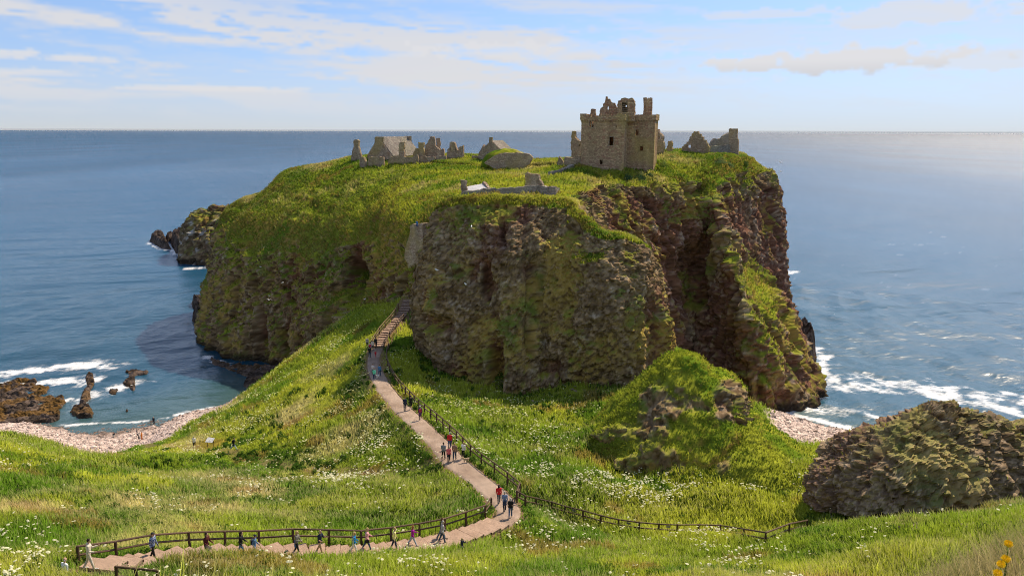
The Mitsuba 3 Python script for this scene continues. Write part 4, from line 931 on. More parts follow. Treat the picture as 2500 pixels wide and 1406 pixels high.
put('lean_to__roof', ply((rv, np.array([[0, 3, 2], [0, 2, 1], [4, 5, 6], [4, 6, 7], [0, 4, 7], [0, 7, 3], [1, 2, 6], [1, 6, 5], [2, 3, 7], [2, 7, 6], [0, 1, 5], [0, 5, 4]])), {'type': 'twosided', 'bsdf': {'type': 'roughplastic', 'diffuse_reflectance': {'type': 'rgb', 'value': [.50, .51, .53]}, 'alpha': .3}}))
scene['lean_to__gable'] = ply(wall_mesh(vframe((1178, 164.3), (1195, 158.2), 460), kM((530,430),(530,252),(548,238),(572,250),(600,290),(650,366),(660,372),(660,430)), .5, (), .04, .5, 51, drop=1), 'm_ruin_stone')
scene['lean_to__wall'] = ply(wall_mesh(vframe((1138, 160.4), (1178, 164.4), 460), kM((268,430),(268,326),(545,270),(545,430)), .4, (), .02, .8, 52, drop=1), 'm_ruin_stone')
tag('lean_to', 'small building with a bright grey sloping roof beside the ledge chimney', 'house')
ruin('ruined_gable', 'half gable stub rising behind the ledge wall, sloping down to the right', 'ruin', [('wall', (1280, 165), (1326, 163), kM((1262,420),(1266,96),(1290,86),(1372,96),(1440,112),(1472,122),(1500,186),(1530,240),(1562,300),(1565,420)), .8, [])])
kG = lambda *P: [(800 + x / 3.515, 300 + y / 3.515) for x, y in P]
ruin('gate_wall', 'tall grey masonry wall wedged in the gap between crag and headland', 'wall', [('wall', (1000, 152), (1040, 148), kG((708,880),(735,874),(760,870),(815,866),(815,1300),(730,1290),(712,1258),(682,1204),(660,1165),(660,1100),(674,1050),(692,1000),(706,940)), 1.4, [])], 'm_ruin_stone')
scene['m_iron'] = {'type': 'principled', 'base_color': {'type': 'rgb', 'value': [.03, .03, .032]}, 'roughness': .5, 'metallic': .6}
# ------------------------------------------------------------------ the path: gravel ribbon, steps with shade-dark risers at both ends
def hit(px, py, d0=3.0, d1=260.0):   # where a pixel's ray meets the mainland ground
    ds = np.arange(d0, d1, .25)
    r = W(px, py, 1.0) - CAM
    p = CAM + ds[:, None] * r
    g = ground(p[:, 0], p[:, 1])
    below = np.nonzero(p[:, 2] <= g)[0]
    q = p[below[0]] if len(below) else p[-1]
    return np.array([q[0], q[1], float(ground(q[0], q[1]))])
def tangents(L):
    t = np.gradient(L[:, :2], axis=0); return t / np.linalg.norm(t, axis=1, keepdims=True)
PT = tangents(PATHD); PN = np.stack([-PT[:, 1], PT[:, 0]], 1)          # left of the walking direction
iw = int(np.argmin(np.linalg.norm(PATHD - W(1178, 1292, 65.3), axis=1)))
PATH_END = len(PATHD)
prj = project(PATHD)
width = np.interp(np.arange(len(PATHD)), [0, iw, iw + 18, iw + 45, len(PATHD) - 40, len(PATHD) - 1], [1.05, 1.05, 1.15, 1.3, 1.2, .95])
rows = []
cr = np.linspace(-1, 1, 15)
for i in range(max(0, iw - 3), len(PATHD)):
    wob = 1 + .10 * (fbm(np.array([[i * .13, 0., 0.]]), 1., 2, 400)[0] - .5) * 2
    for c in cr:
        q = PATHD[i, :2] + PN[i] * c * width[i] * wob
        rows.append([q[0], q[1], PATHD[i, 2] - .03 * c * c - .13 * abs(c) ** 9])
pv = np.array(rows); pf = grid_faces(len(pv) // len(cr), len(cr))
pv[:, 2] += (fbm(pv, 1.5, 3, 401) - .5) * .05
if normals(pv, pf)[:, 2].sum() < 0: pf = pf[:, ::-1]
pcol = mixc(np.array([.265, .20, .155]), np.array([.35, .275, .22]), sstep(.35, .65, fbm(pv, .5, 4, 402)))
pcol *= (.82 + .36 * fbm(pv, 4., 2, 403))[:, None]
put('path', ply((pv, pf), 'm_ground', smooth=True, color=pcol), kind='structure')
scene['m_step'] = {'type': 'twosided', 'bsdf': {'type': 'diffuse', 'reflectance': proc(lambda p, n, uv: mikit.mix((.30, .21, .155), (.42, .31, .235), mikit.fbm(p.x * 1.3, p.y * 1.3, p.z * 4, 4)) * (0.8 + 0.4 * mikit.fbm(p.x * 9, p.y * 9, p.z * 9, 2)))}}
scene['m_riser_shade'] = {'type': 'twosided', 'bsdf': {'type': 'diffuse', 'reflectance': {'type': 'rgb', 'value': [.10, .062, .042]}}}  # dark brown strip, standing for the shade on the risers
nst = 0
def add_step(c, t, L, wd, top, n, hgt=.30, ragged=0.0):
    ang = math.atan2(t[1], t[0])
    m = trimesh.creation.box((L, wd, hgt)); m = m.subdivide()
    m.vertices += rng.normal(0, .012, m.vertices.shape)
    m.apply_transform(trimesh.transformations.rotation_matrix(ang + ragged, [0, 0, 1])); m.apply_translation((c[0], c[1], top - hgt / 2))
    k = f'path__step_{n:03d}' if n else 'path__step'
    scene[k] = ply(m, 'm_step')
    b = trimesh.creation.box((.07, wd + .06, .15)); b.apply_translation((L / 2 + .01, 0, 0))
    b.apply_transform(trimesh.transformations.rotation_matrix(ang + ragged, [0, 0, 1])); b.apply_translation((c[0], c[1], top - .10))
    scene[k + '__riser_shade'] = ply(b, 'm_riser_shade')
seg = np.r_[0, np.cumsum(np.linalg.norm(np.diff(PATHD[:, :2], axis=0), axis=1))]
s_end = seg[iw] + 1.0
s, zlast = 0.0, None
while s < s_end:
    i = int(np.searchsorted(seg, s)); i = min(i, len(PATHD) - 2)
    L = .98 + .14 * math.sin(nst * 1.7)
    j = min(int(np.searchsorted(seg, s + L)), len(PATHD) - 1)
    c = (PATHD[i] + PATHD[j]) / 2
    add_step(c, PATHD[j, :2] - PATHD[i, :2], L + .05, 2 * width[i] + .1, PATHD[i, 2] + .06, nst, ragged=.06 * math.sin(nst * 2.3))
    nst += 1; s += L
# the upper flight, pale treads, shade painted into the dark risers
ss = np.r_[0, np.cumsum(np.linalg.norm(np.diff(STAIRD[:, :2], axis=0), axis=1))]
s = 0.4
z_s = STAIRD[0, 2]
while s < ss[-1] - 1:
    L = .72 if int(s) % 5 else .95
    i, j = int(np.searchsorted(ss, s)), min(int(np.searchsorted(ss, s + L)), len(STAIRD) - 1)
    c = (STAIRD[i] + STAIRD[j]) / 2; t = STAIRD[i, :2] - STAIRD[j, :2]
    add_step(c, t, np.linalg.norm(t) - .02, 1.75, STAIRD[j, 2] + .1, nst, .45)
    nst += 1; s += L

# ------------------------------------------------------------------ fences: round posts, two rails
WOODC = np.array([.075, .045, .028])
def stick(p, q, r, seg=7, taper=1.0, rough=0.0):
    p, q = np.asarray(p, float), np.asarray(q, float)
    d = q - p; z = d / np.linalg.norm(d)
    x = np.cross(z, [0, 0, 1] if abs(z[2]) < .9 else [1, 0, 0]); x /= np.linalg.norm(x); y = np.cross(z, x)
    a = np.arange(seg) * 2 * np.pi / seg
    ring = np.cos(a)[:, None] * x + np.sin(a)[:, None] * y
    v = np.vstack([p + ring * r, q + ring * r * taper, p[None], q[None] + z * r * .25])
    i = np.arange(seg); j = (i + 1) % seg
    f = np.vstack([np.stack([i, j, j + seg], 1), np.stack([i, j + seg, i + seg], 1), np.stack([j, i, i * 0 + 2 * seg], 1), np.stack([i + seg, j + seg, i * 0 + 2 * seg + 1], 1)])
    return v, f
def coloured(vf, c, mat='m_wood', jit=.25, seed=0, smooth=False):
    v, f = vf
    r = np.random.default_rng(seed)
    return ply((v, f), mat, smooth=smooth, color=np.clip(np.asarray(c) * (1 + r.normal(0, jit, (len(v), 1)) * .5), 0, 1))
def fence(pts, label, hpost=1.12, rails=(.98, .52), rp=.095, rr2=.068, col=WOODC, group=None, sink=.35):
    key = numbered('fence'); pts = np.asarray(pts, float)
    for i, p in enumerate(pts):
        h = hpost * (1 + .05 * math.sin(i * 3.1))
        lean = np.array([math.sin(i * 1.9) * .03, math.cos(i * 2.7) * .03, 0])
        scene[f'{key}__post' + (f'_{i:03d}' if i else '')] = coloured(stick(p - [0, 0, sink], p + lean + [0, 0, h], rp, 8, .92), col * (1 + .2 * math.sin(i * 5.3)), seed=i)
    n = 0
    for i in range(len(pts) - 1):
        for z in rails:
            scene[f'{key}__rail' + (f'_{n:03d}' if n else '')] = coloured(stick(pts[i] + [0, 0, z * hpost], pts[i + 1] + [0, 0, z * hpost], rr2, 7), col * (1.15 + .2 * math.sin(n * 2.1)), seed=100 + n)
            n += 1
    tag(key, label, 'fence', group)
    return key
def along(line, nrm, off, i0, i1, step):
    L = line[i0:i1, :2] + nrm[i0:i1] * off
    s_ = np.r_[0, np.cumsum(np.linalg.norm(np.diff(L, axis=0), axis=1))]
    n = int(s_[-1] / step) + 1
    out = []
    for u in np.linspace(0, s_[-1], n):
        x, y = np.interp(u, s_, L[:, 0]), np.interp(u, s_, L[:, 1]); k = int(np.interp(u, s_, np.arange(i0, i1)))
        out.append([x, y, line[k, 2]])
    return np.array(out)
i_top = int(np.argmin(np.linalg.norm(PATHD - W(1232, 1228, 71.8), axis=1)))
inner = along(PATHD, PN, 1.5, 2, i_top - 2, 2.35)
inner = np.vstack([[hit(193, 1380)], inner[1:]])
fence(inner, 'dark wooden two rail fence along the far side of the stepped path in the foreground', 1.12)
outer = along(PATHD, PN, -2.0, i_top + 3, len(PATHD) - 2, 2.5)[::-1]
right = np.array([hit(*p) for p in ((1262, 1226), (1283, 1238), (1308, 1245), (1346, 1252), (1380, 1264), (1423, 1272), (1466, 1287), (1510, 1295), (1560, 1304), (1607, 1306), (1653, 1308), (1705, 1307), (1757, 1308), (1814, 1321), (1868, 1332), (1925, 1308), (1968, 1298))])
fence(np.vstack([outer, right]), 'long wooden fence down the right side of the gravel path and across to the outcrop', 1.12)
ST = tangents(STAIRD); SN = np.stack([-ST[:, 1], ST[:, 0]], 1)
fence(along(STAIRD, SN, 1.15, 2, len(STAIRD) - 20, 2.4), 'wooden handrail painted paler for sunlight on the left of the upper flight of steps', 1.15, col=WOODC * 2.0)  # wood colour lightened to imitate sun on this rail
fence(along(STAIRD, SN, -1.0, 2, len(STAIRD) - 40, 2.8), 'short dark handrail on the right of the upper flight of steps', 1.1)
fence(np.array([W(287, 1432, 41), W(335, 1436, 41.3), W(388, 1441, 41.6)]), 'piece of wooden fence cut off by the bottom edge, nearest the camera', 1.15)
for i, (px, py) in enumerate(((1268, 1205), (1441, 1261), (1546, 1285), (1673, 1296), (975, 940))):
    allp = np.vstack([outer, right]); pp = project(allp)
    if i == 4: a = allp[5] * .5 + allp[6] * .5; b = allp[6]
    else:
        k = int(np.argmin(np.abs(pp[:, 0] - px) + np.abs(pp[:, 1] - py) * .5)); k = min(max(k, 1), len(allp) - 1); a, b = allp[k - 1] * .5 + allp[k] * .5, allp[k]
    t = (b - a)[:2]; ang = math.atan2(t[1], t[0]); nn = np.array([math.sin(ang), -math.cos(ang)])
    nn = nn if nn @ (-a[:2]) > 0 else -nn
    m = box(0, 0, 0, .40, .015, .22, ang); m.apply_translation((a[0] + nn[0] * .075, a[1] + nn[1] * .075, a[2] + .92))
    put(numbered('notice_plate'), ply(m, 'm_pale_stone'), ('small pale notice plate on the fence beside the woman in red by the path bend', 'small white notice plate on the right fence, nearest the path bend', 'small white notice plate in the middle of the right fence', 'small white notice plate on the right fence half hidden by white flowers', 'tiny pale notice plate on the fence far up the gravel path')[i], 'sign')
# information board on the grass shelf
g0 = hit(514, 1093); key = 'information_board'
fx = np.array([1, 0, 0]); tilt = math.radians(32)
for i, s_ in enumerate((-.42, .42)):
    scene[f'{key}__post' + (f'_{i:03d}' if i else '')] = coloured(stick(g0 + [s_, .12 * i, -.2], g0 + [s_, .12 * i, 1.0], .05), WOODC * 1.3)
m = trimesh.creation.box((1.15, .85, .05)); m.apply_transform(trimesh.transformations.rotation_matrix(tilt, [1, 0, 0])); m.apply_transform(trimesh.transformations.rotation_matrix(-.25, [0, 0, 1])); m.apply_translation(g0 + [0, 0, 1.15])
scene[key + '__panel'] = ply(m, {'type': 'diffuse', 'reflectance': proc(lambda p, n, uv: mikit.mix((.72, .72, .72), (.42, .46, .50), mikit.smoothstep(.55, .6, mikit.noise(p.x * 6, p.y * 6, p.z * 6))))})
tag(key, 'slanted white information board on two posts on the grass shelf above the left beach', 'sign')
# iron gate in the cave mouth at the foot of the crag
gp = W(1217, 938, 119.2)
key = 'iron_gate'
for i in range(6): scene[f'{key}__bar' + (f'_{i:03d}' if i else '')] = ply(stick(gp + [-.5 + .2 * i, 0, -.9], gp + [-.5 + .2 * i, 0, .8], .022, 5), 'm_iron')
for i, z in enumerate((-.7, 0, .7)): scene[f'{key}__crosspiece' + (f'_{i:03d}' if i else '')] = ply(box(gp[0], gp[1], gp[2] + z, 1.1, .03, .06), 'm_iron')
tag(key, 'small iron barred gate in the dark cave mouth at the foot of the crag', 'gate')

# ------------------------------------------------------------------ grass, as blades: finer and denser near the eye
SWAY = np.array([-.55, -.25])        # the wind comes from the sea on the right
def leafy(v, f, c, n, mat='m_leaf'):   # blades shaded as the sward they make up
    return {'type': 'ply', 'filename': meshkit.write_ply((v, f), False, None, c, normals=n), 'face_normals': False, 'bsdf': {'type': 'ref', 'id': mat}}
def blade_mesh(p, up, h, wd, col, tipc, seed, bend=.45, n_dir=None):
    """One bent three-triangle blade per point."""
    r = np.random.default_rng(seed); N = len(p)
    th = r.uniform(0, np.pi, N); side = np.stack([np.cos(th), np.sin(th), 0 * th], 1) * wd[:, None] * .5
    gust = (fbm(p, .09, 2, 500) - .3)[:, None]
    lean = np.concatenate([SWAY[None] * gust * 1.5 + r.normal(0, .32, (N, 2)), np.zeros((N, 1))], 1) * (bend * h)[:, None]
    upv = up * .35 + np.array([0, 0, .65])
    a, b = p - side - up * .05, p + side - up * .05
    m0 = p + upv * (h * .55)[:, None] + lean * .35
    tip = p + upv * (h * .95)[:, None] + lean * 1.15
    v = np.stack([a, b, m0 - side * .8, m0 + side * .8, tip], 1).reshape(-1, 3)
    k = np.arange(N)[:, None] * 5
    f = np.concatenate([k + [0, 1, 3], k + [0, 3, 2], k + [2, 3, 4]], 1).reshape(-1, 3)
    c = np.stack([col, col, col, col, tipc], 1).reshape(-1, 3)
    face = np.cross(side, upv); face /= np.linalg.norm(face, axis=1, keepdims=True) + 1e-9
    nr_ = up * .55 + [0, 0, .35] + face * r.uniform(-.75, .75, (N, 1)) + r.normal(0, .12, (N, 3))
    nr_ /= np.linalg.norm(nr_, axis=1, keepdims=True)
    return v, f, np.clip(c, 0, .9), np.repeat(nr_, 5, 0)
def sample_terrain(n, seed, ylo, yhi, power=2.0):
    """Points on the ground, as many per square metre as 1 / distance ** power."""
    r = np.random.default_rng(seed)
    d = (ylo ** (2 - power) + r.random(n) * (yhi ** (2 - power) - ylo ** (2 - power))) ** (1 / (2 - power)) if power != 2 else ylo * (yhi / ylo) ** r.random(n)
    a = r.uniform(-.66, .66, n) if ylo > 20 else r.uniform(-1.1, 1.1, n)
    x, y = d * np.sin(a), d * np.cos(a)
    ok = (np.abs(x) < 110) & (y < 228) & (y > -3)
    x, y = x[ok], y[ok]
    z = ground(x, y)
    m = RegularGridInterpolator((gx, gy), GRASSMASK.reshape(GX.shape), bounds_error=False, fill_value=0)(np.stack([x, y], 1))
    p = np.stack([x, y, z], 1)
    q = project(p)
    ok = (r.random(len(p)) < m * 1.1) & np.where(ylo < 20, (q[:, 0] < -120) | (q[:, 0] > 2700) | (q[:, 1] > 1560), (q[:, 0] > -160) & (q[:, 0] < 2660) & (q[:, 1] < 1700)) & (q[:, 2] > 1.5)
    return p[ok], q[ok, 2]
slope_grid = RegularGridInterpolator((gx, gy), normals(np.stack([GX, GY, GZ], -1).reshape(-1, 3), tf).reshape(len(gx), len(gy), 3), bounds_error=False, fill_value=None)
def lush_of(p): return fbm(p[:, :2], .055, 4, 101)
gp_, gd = [], []
for lo, hi, n, sd in ((7, 34, 60000, 0), (30, 62, 210000, 1), (62, 110, 210000, 2), (110, 175, 60000, 3)):
    p, d = sample_terrain(n, 600 + sd, lo, hi); gp_.append(p); gd.append(d)
p, d = np.concatenate(gp_), np.concatenate(gd)
u = slope_grid(p[:, :2]); u /= np.linalg.norm(u, axis=1, keepdims=True)
sh_ = np.sign(u[:, 2:]); u = u * sh_
r_ = np.random.default_rng(611)
patchy = fbm(p[:, :2], .13, 3, 620)
# short cropped turf on the shelf and beside the path, long grass elsewhere
short = np.clip(1 - cKDTree(SHELFD[:, :2]).query(p[:, :2])[0] / 7, 0, 1)
hgt_ = (.30 + .65 * patchy) * r_.uniform(.55, 1.25, len(p)) * (1 - .75 * short) * np.clip(.35 + .65 * (path_frame(p[:, :2], PATHD)[0] - 1.1) / 1.6, .3, 1)
wid = np.clip(d * .00105, .012, .3) * r_.uniform(.7, 1.3, len(p)) * 1.15
col = grass_colour(p)
bright = 1 + r_.normal(0, .22, len(p))
col = col * bright[:, None] * 1.15
seedy = (r_.random(len(p)) < .16 + .55 * sstep(.48, .62, fbm(p[:, :2], [.05, .11], 3, 621)))
tip = mixc(col * 1.15, np.array([.46, .39, .22]), seedy * r_.uniform(.4, 1.0, len(p)))
v, f, c, nn_ = blade_mesh(p, u, hgt_ * (1 + .35 * seedy), wid, col, tip, 612)
put('grass', leafy(v, f, c, nn_), 'long windblown grass covering the whole mainland slope', 'grass', kind='stuff')

# shingle: loose stones on both beaches, and fallen ones at the feet of the rocks
def stones(pts, size, seed, cols):
    r = np.random.default_rng(seed); N = len(pts)
    base = np.array([[1, 0, 0], [-1, 0, 0], [0, 1, 0], [0, -1, 0], [0, 0, 1], [0, 0, -1], [.6, .6, .55], [-.6, .6, .5], [.6, -.6, .5], [-.6, -.6, .55]], float)
    hull = trimesh.convex.convex_hull(base); bv, bf = hull.vertices, hull.faces
    sc_ = size[:, None, None] * r.uniform(.6, 1.3, (N, 1, 3)) * [1, 1, .6]
    th = r.uniform(0, 6.28, N); c_, s_ = np.cos(th), np.sin(th)
    v = bv[None] * sc_ * (1 + r.normal(0, .12, (N, len(bv), 1)))
    v = np.stack([v[..., 0] * c_[:, None] - v[..., 1] * s_[:, None], v[..., 0] * s_[:, None] + v[..., 1] * c_[:, None], v[..., 2]], -1) + pts[:, None]
    f = (bf[None] + (np.arange(N) * len(bv))[:, None, None]).reshape(-1, 3)
    c = np.repeat(mixc(np.array(cols[0]), np.array(cols[1]), r.random(N)) * r.uniform(.6, 1.15, (N, 1)), len(bv), 0)
    return v.reshape(-1, 3), f, np.clip(c, 0, .9)
r_ = np.random.default_rng(590)
ib = np.nonzero((bmask > .6) & (zz > -.25) & (tv[:, 1] > 128) & (pr[:, 0] > -300) & (pr[:, 0] < 2700))[0]
ib = r_.choice(ib, min(16000, len(ib)))
p = tv[ib] + np.stack([r_.uniform(-.2, .2, len(ib)), r_.uniform(-.2, .2, len(ib)), 0 * ib], 1)
dark = (p[:, 2] < .12) | (r_.random(len(p)) < .12)
v, f, c = stones(p, r_.uniform(.10, .26, len(p)) * np.where(r_.random(len(p)) < .05, 2.0, 1), 591, ([.34, .26, .23], [.66, .57, .52]))
c[np.repeat(dark, len(v) // len(p))] *= .42
put('shingle', ply((v, f), 'm_ground', color=c), 'loose pink and grey stones lying on the two beaches', 'pebbles', kind='stuff')
feet = np.vstack([np.array([hit(x_, y_) for x_, y_ in zip(r_.uniform(1030, 1640, 150), np.interp(r_.uniform(1030, 1640, 150), [1030, 1080, 1200, 1280, 1400, 1560, 1640], [900, 930, 965, 980, 945, 945, 900]) + r_.uniform(0, 30, 150))]),
                  np.array([hit(x_, y_) for x_, y_ in zip(r_.uniform(1990, 2490, 90), r_.uniform(1235, 1300, 90))])])
v, f, c = stones(feet, r_.uniform(.12, .42, len(feet)), 592, ([.15, .11, .07], [.34, .28, .20]))
put('fallen_stones', ply((v, f), 'm_ground', color=c), 'fallen grey brown stones in the grass at the foot of the rocks', 'stones', kind='stuff')

# broad-leaved clumps (docks, nettles, hogweed leaves): darker, rounder
def clumps(centres, rad, hh, per, leaf, seed, colf):
    r = np.random.default_rng(seed)
    N = len(centres); P = np.repeat(centres, per, 0); R = np.repeat(rad, per); H = np.repeat(hh, per); LW = np.repeat(leaf, per)
    d = r.normal(size=(N * per, 3)); d /= np.linalg.norm(d, axis=1, keepdims=True); d[:, 2] = np.abs(d[:, 2])
    pos = P + d * (R * r.random(N * per) ** .4)[:, None] * [1, 1, 0] + np.stack([0 * H, 0 * H, H * d[:, 2] * r.uniform(.4, 1, N * per)], 1)
    t = r.normal(size=(N * per, 3)); t -= d * (t * d).sum(1, keepdims=True) * .7; t /= np.linalg.norm(t, axis=1, keepdims=True)
    b = np.cross(d, t); b /= np.linalg.norm(b, axis=1, keepdims=True) + 1e-9
    LW = LW * r.uniform(.6, 1.3, N * per)
    v = np.stack([pos - t * LW[:, None], pos - b * (LW * .5)[:, None], pos + t * LW[:, None], pos + b * (LW * .5)[:, None]], 1).reshape(-1, 3)
    k = np.arange(N * per)[:, None] * 4
    f = np.concatenate([k + [0, 1, 2], k + [0, 2, 3]], 1).reshape(-1, 3)
    c = np.repeat(colf(pos, r), 4, 0)
    return v, f, c
cp, cd = [], []
for lo, hi, n, sd in ((34, 70, 4200, 31), (70, 130, 6500, 32)):
    p, d = sample_terrain(n, 640 + sd, lo, hi); cp.append(p); cd.append(d)
p, d = np.concatenate(cp), np.concatenate(cd)
keepc = fbm(p[:, :2], .16, 4, 102) + .25 * fbm(p[:, :2], .5, 2, 650) > .59
p, d = p[keepc], d[keepc]
r_ = np.random.default_rng(651)
v, f, c = clumps(p, r_.uniform(.3, .8, len(p)), r_.uniform(.35, .8, len(p)), 46, np.clip(d * .0016, .05, .2), 652, lambda q, r: mixc(np.array([.045, .105, .016]), np.array([.10, .18, .022]), r.random(len(q))))
put('broad_leaved_undergrowth', ply((v, f), 'm_leaf', color=c), 'dark green leafy weeds growing in patches among the grass', 'undergrowth', kind='stuff')

# ------------------------------------------------------------------ white umbels: near plants one by one, the rest as one drift
def umbel(c, rad, n, r):             # a flat, slightly domed head: hub and rim
    a = np.arange(n) * 2 * np.pi / n + r.uniform(0, 6)
    rim = np.stack([np.cos(a), np.sin(a), 0 * a - .25], 1) * rad * r.uniform(.75, 1.1, (n, 1))
    tl = r.normal(0, .22, 2)
    rim[:, 2] += rim[:, :2] @ tl
    v = np.vstack([c + [0, 0, rad * .12], c + rim])
    i = np.arange(n)
    return v, np.stack([i * 0, 1 + i, 1 + (i + 1) % n], 1)
WHITE = np.array([.74, .74, .52])
def flower_density(p):
    q = project(p)
    g = lambda x, y, sx_, sy_, a: a * np.exp(-.5 * (((q[:, 0] - x) / sx_) ** 2 + ((q[:, 1] - y) / sy_) ** 2))
    den = .10 + g(650, 1010, 150, 70, 1.6) + g(820, 900, 110, 70, 1.5) + g(560, 1060, 70, 40, .8) + g(900, 1050, 120, 50, .45) + g(1500, 1180, 190, 60, .8) + g(1700, 1330, 110, 28, .9) + g(760, 1205, 130, 30, .5) + g(1330, 1340, 90, 25, .5) + g(1250, 1030, 120, 50, .25) + g(180, 1300, 120, 50, .2) + g(560, 1270, 120, 30, .3) + g(1050, 1380, 80, 20, .3) + g(30, 1330, 50, 30, .3) + g(1640, 1090, 80, 60, .3) + g(1090, 880, 60, 60, .3)
    return den
fp, fd = [], []
for lo, hi, n, sd in ((34, 75, 15000, 51), (75, 160, 60000, 52)):
    p, d = sample_terrain(n, 660 + sd, lo, hi); fp.append(p); fd.append(d)
p, d = np.concatenate(fp), np.concatenate(fd)
cl = sstep(.50, .64, fbm(p[:, :2], .22, 3, 671) * .6 + .4 * fbm(p[:, :2], .75, 2, 672))
r_ = np.random.default_rng(673)
sel = r_.random(len(p)) < np.clip(flower_density(p), 0, 1) * cl * 1.25
p, d = p[sel], d[sel]
order = np.argsort(d); p, d = p[order], d[order]
NPLANT = 110
vs, fs, cs, at0 = [], [], [], 0
for i in range(NPLANT, len(p)):
    n = 5 if d[i] > 90 else 7
    k = 1 if d[i] > 90 else r_.integers(1, 3)
    for _ in range(k):
        c = p[i] + np.array([*r_.normal(0, .16, 2) * (k > 1), r_.uniform(.45, 1.0)])
        v, f = umbel(c, r_.uniform(.06, .12) * (1 + .0016 * d[i]), n, r_)
        vs.append(v); fs.append(f + at0); at0 += len(v); cs.append(np.tile(WHITE * r_.uniform(.78, 1.1) * ([1, 1, .8] if d[i] > 95 else 1), (len(v), 1)))
put('wildflowers', ply((np.vstack(vs), np.vstack(fs)), 'm_petal', color=np.clip(np.vstack(cs), 0, .9)), 'drifts of small white flower heads scattered through the farther grass', 'wildflowers', kind='stuff')
protos = []
for k in range(6):
    r = np.random.default_rng(700 + k); fl, st = [], []
    a0 = b0 = 0; fv, ff, sv_, sf_ = [], [], [], []
    for _ in range(r.integers(3, 7)):
        c = np.array([*r.normal(0, .26, 2), r.uniform(.6, 1.1)])
        for __ in range(r.integers(1, 4)):
            v, f = umbel(c + r.normal(0, .07, 3), r.uniform(.045, .095), 9, r); fv.append(v); ff.append(f + a0); a0 += len(v)
        v, f = stick([c[0] * .3, c[1] * .3, -.05], c - [0, 0, .03], .012, 4, .6); sv_.append(v); sf_.append(f + b0); b0 += len(v)
    lv, lf, lc = clumps(np.array([[0, 0, .05]]), np.array([.42]), np.array([.5]), 26, np.array([.12]), 720 + k, lambda q, r: mixc(np.array([.05, .11, .018]), np.array([.10, .19, .025]), r.random(len(q))))
    fv = np.vstack(fv)
    protos.append((ply((fv, np.vstack(ff)), 'm_petal', color=np.clip(WHITE * np.random.default_rng(k).uniform(.85, 1.1, (len(fv), 1)), 0, .9)),
                   ply((np.vstack([np.vstack(sv_), lv]), np.vstack([np.vstack(sf_), lf + b0])), 'm_leaf', color=np.vstack([np.tile([.10, .14, .04], (b0, 1)), lc]))))
hog = []
for i in range(NPLANT):
    k = numbered('hogweed_plant'); M = T().translate(p[i].tolist()).rotate([0, 0, 1], float(r_.uniform(0, 360))).scale(float(r_.uniform(.75, 1.25)))
    a, b = protos[i % 6]
    scene[k + '__flower_head'] = {**a, 'to_world': M}; scene[k + '__stem_and_leaves'] = {**b, 'to_world': M}
    labels[k + '__flower_head'] = labels[k + '__stem_and_leaves'] = {'kind': 'stuff'}; hog.append((k, p[i]))

ORD = 'first second third fourth fifth sixth seventh eighth ninth tenth eleventh twelfth'.split()
def nth(n): return ORD[n - 1] if n <= 12 else f"{n}{'th' if 10 < n % 100 < 14 or n % 10 not in (1, 2, 3) else ('st', 'nd', 'rd')[n % 10 - 1]}"
zones = {}
for k, q in hog:
    a = project(q[None])[0]
    di, _, ii = path_frame(q[None, :2], PATHD)
    side = 'below the stepped path' if a[1] > np.interp(a[0], prj[:, 0][:iw], prj[:, 1][:iw]) and a[0] < 1180 else 'behind the fence of the stepped path' if a[0] < 1180 else 'in front of the right fence' if a[1] > 1290 else 'between path bend and right fence'
    zones.setdefault(side, []).append((a[0], k))
for side, L in zones.items():
    for n, (x_, k) in enumerate(sorted(L), 1):
        tag(k, f'white hogweed plant {side}, {nth(n)} from the left there', 'plant', 'white flowering hogweed plants in the foreground')

# dry grass and yellow flowers on the near lip at the right, a few steps from the eye
r_ = np.random.default_rng(760); N = 26000
p = np.stack([r_.uniform(2.2, 6.6, N), r_.uniform(4.6, 7.6, N), np.zeros(N)], 1); p[:, 2] = ground(p[:, 0], p[:, 1])
u = slope_grid(p[:, :2]); u /= np.linalg.norm(u, axis=1, keepdims=True); u = u * np.sign(u[:, 2:])
t_ = sstep(.40, .60, fbm(p[:, :2], 1.1, 3, 761))
col = mixc(np.array([.30, .25, .12]), np.array([.12, .17, .03]), t_ * .8 * (r_.random(N) < .75)) * (1 + r_.normal(0, .2, N))[:, None]
v, f, c, nn_ = blade_mesh(p, u, r_.uniform(.12, .34, N), r_.uniform(.003, .008, N), col, mixc(col, np.array([.46, .40, .25]), np.full(N, .5)), 762, .9)
put('near_grass', leafy(v, f, c, nn_), 'pale dry grass on the near bank at the bottom right corner', 'grass', kind='stuff')
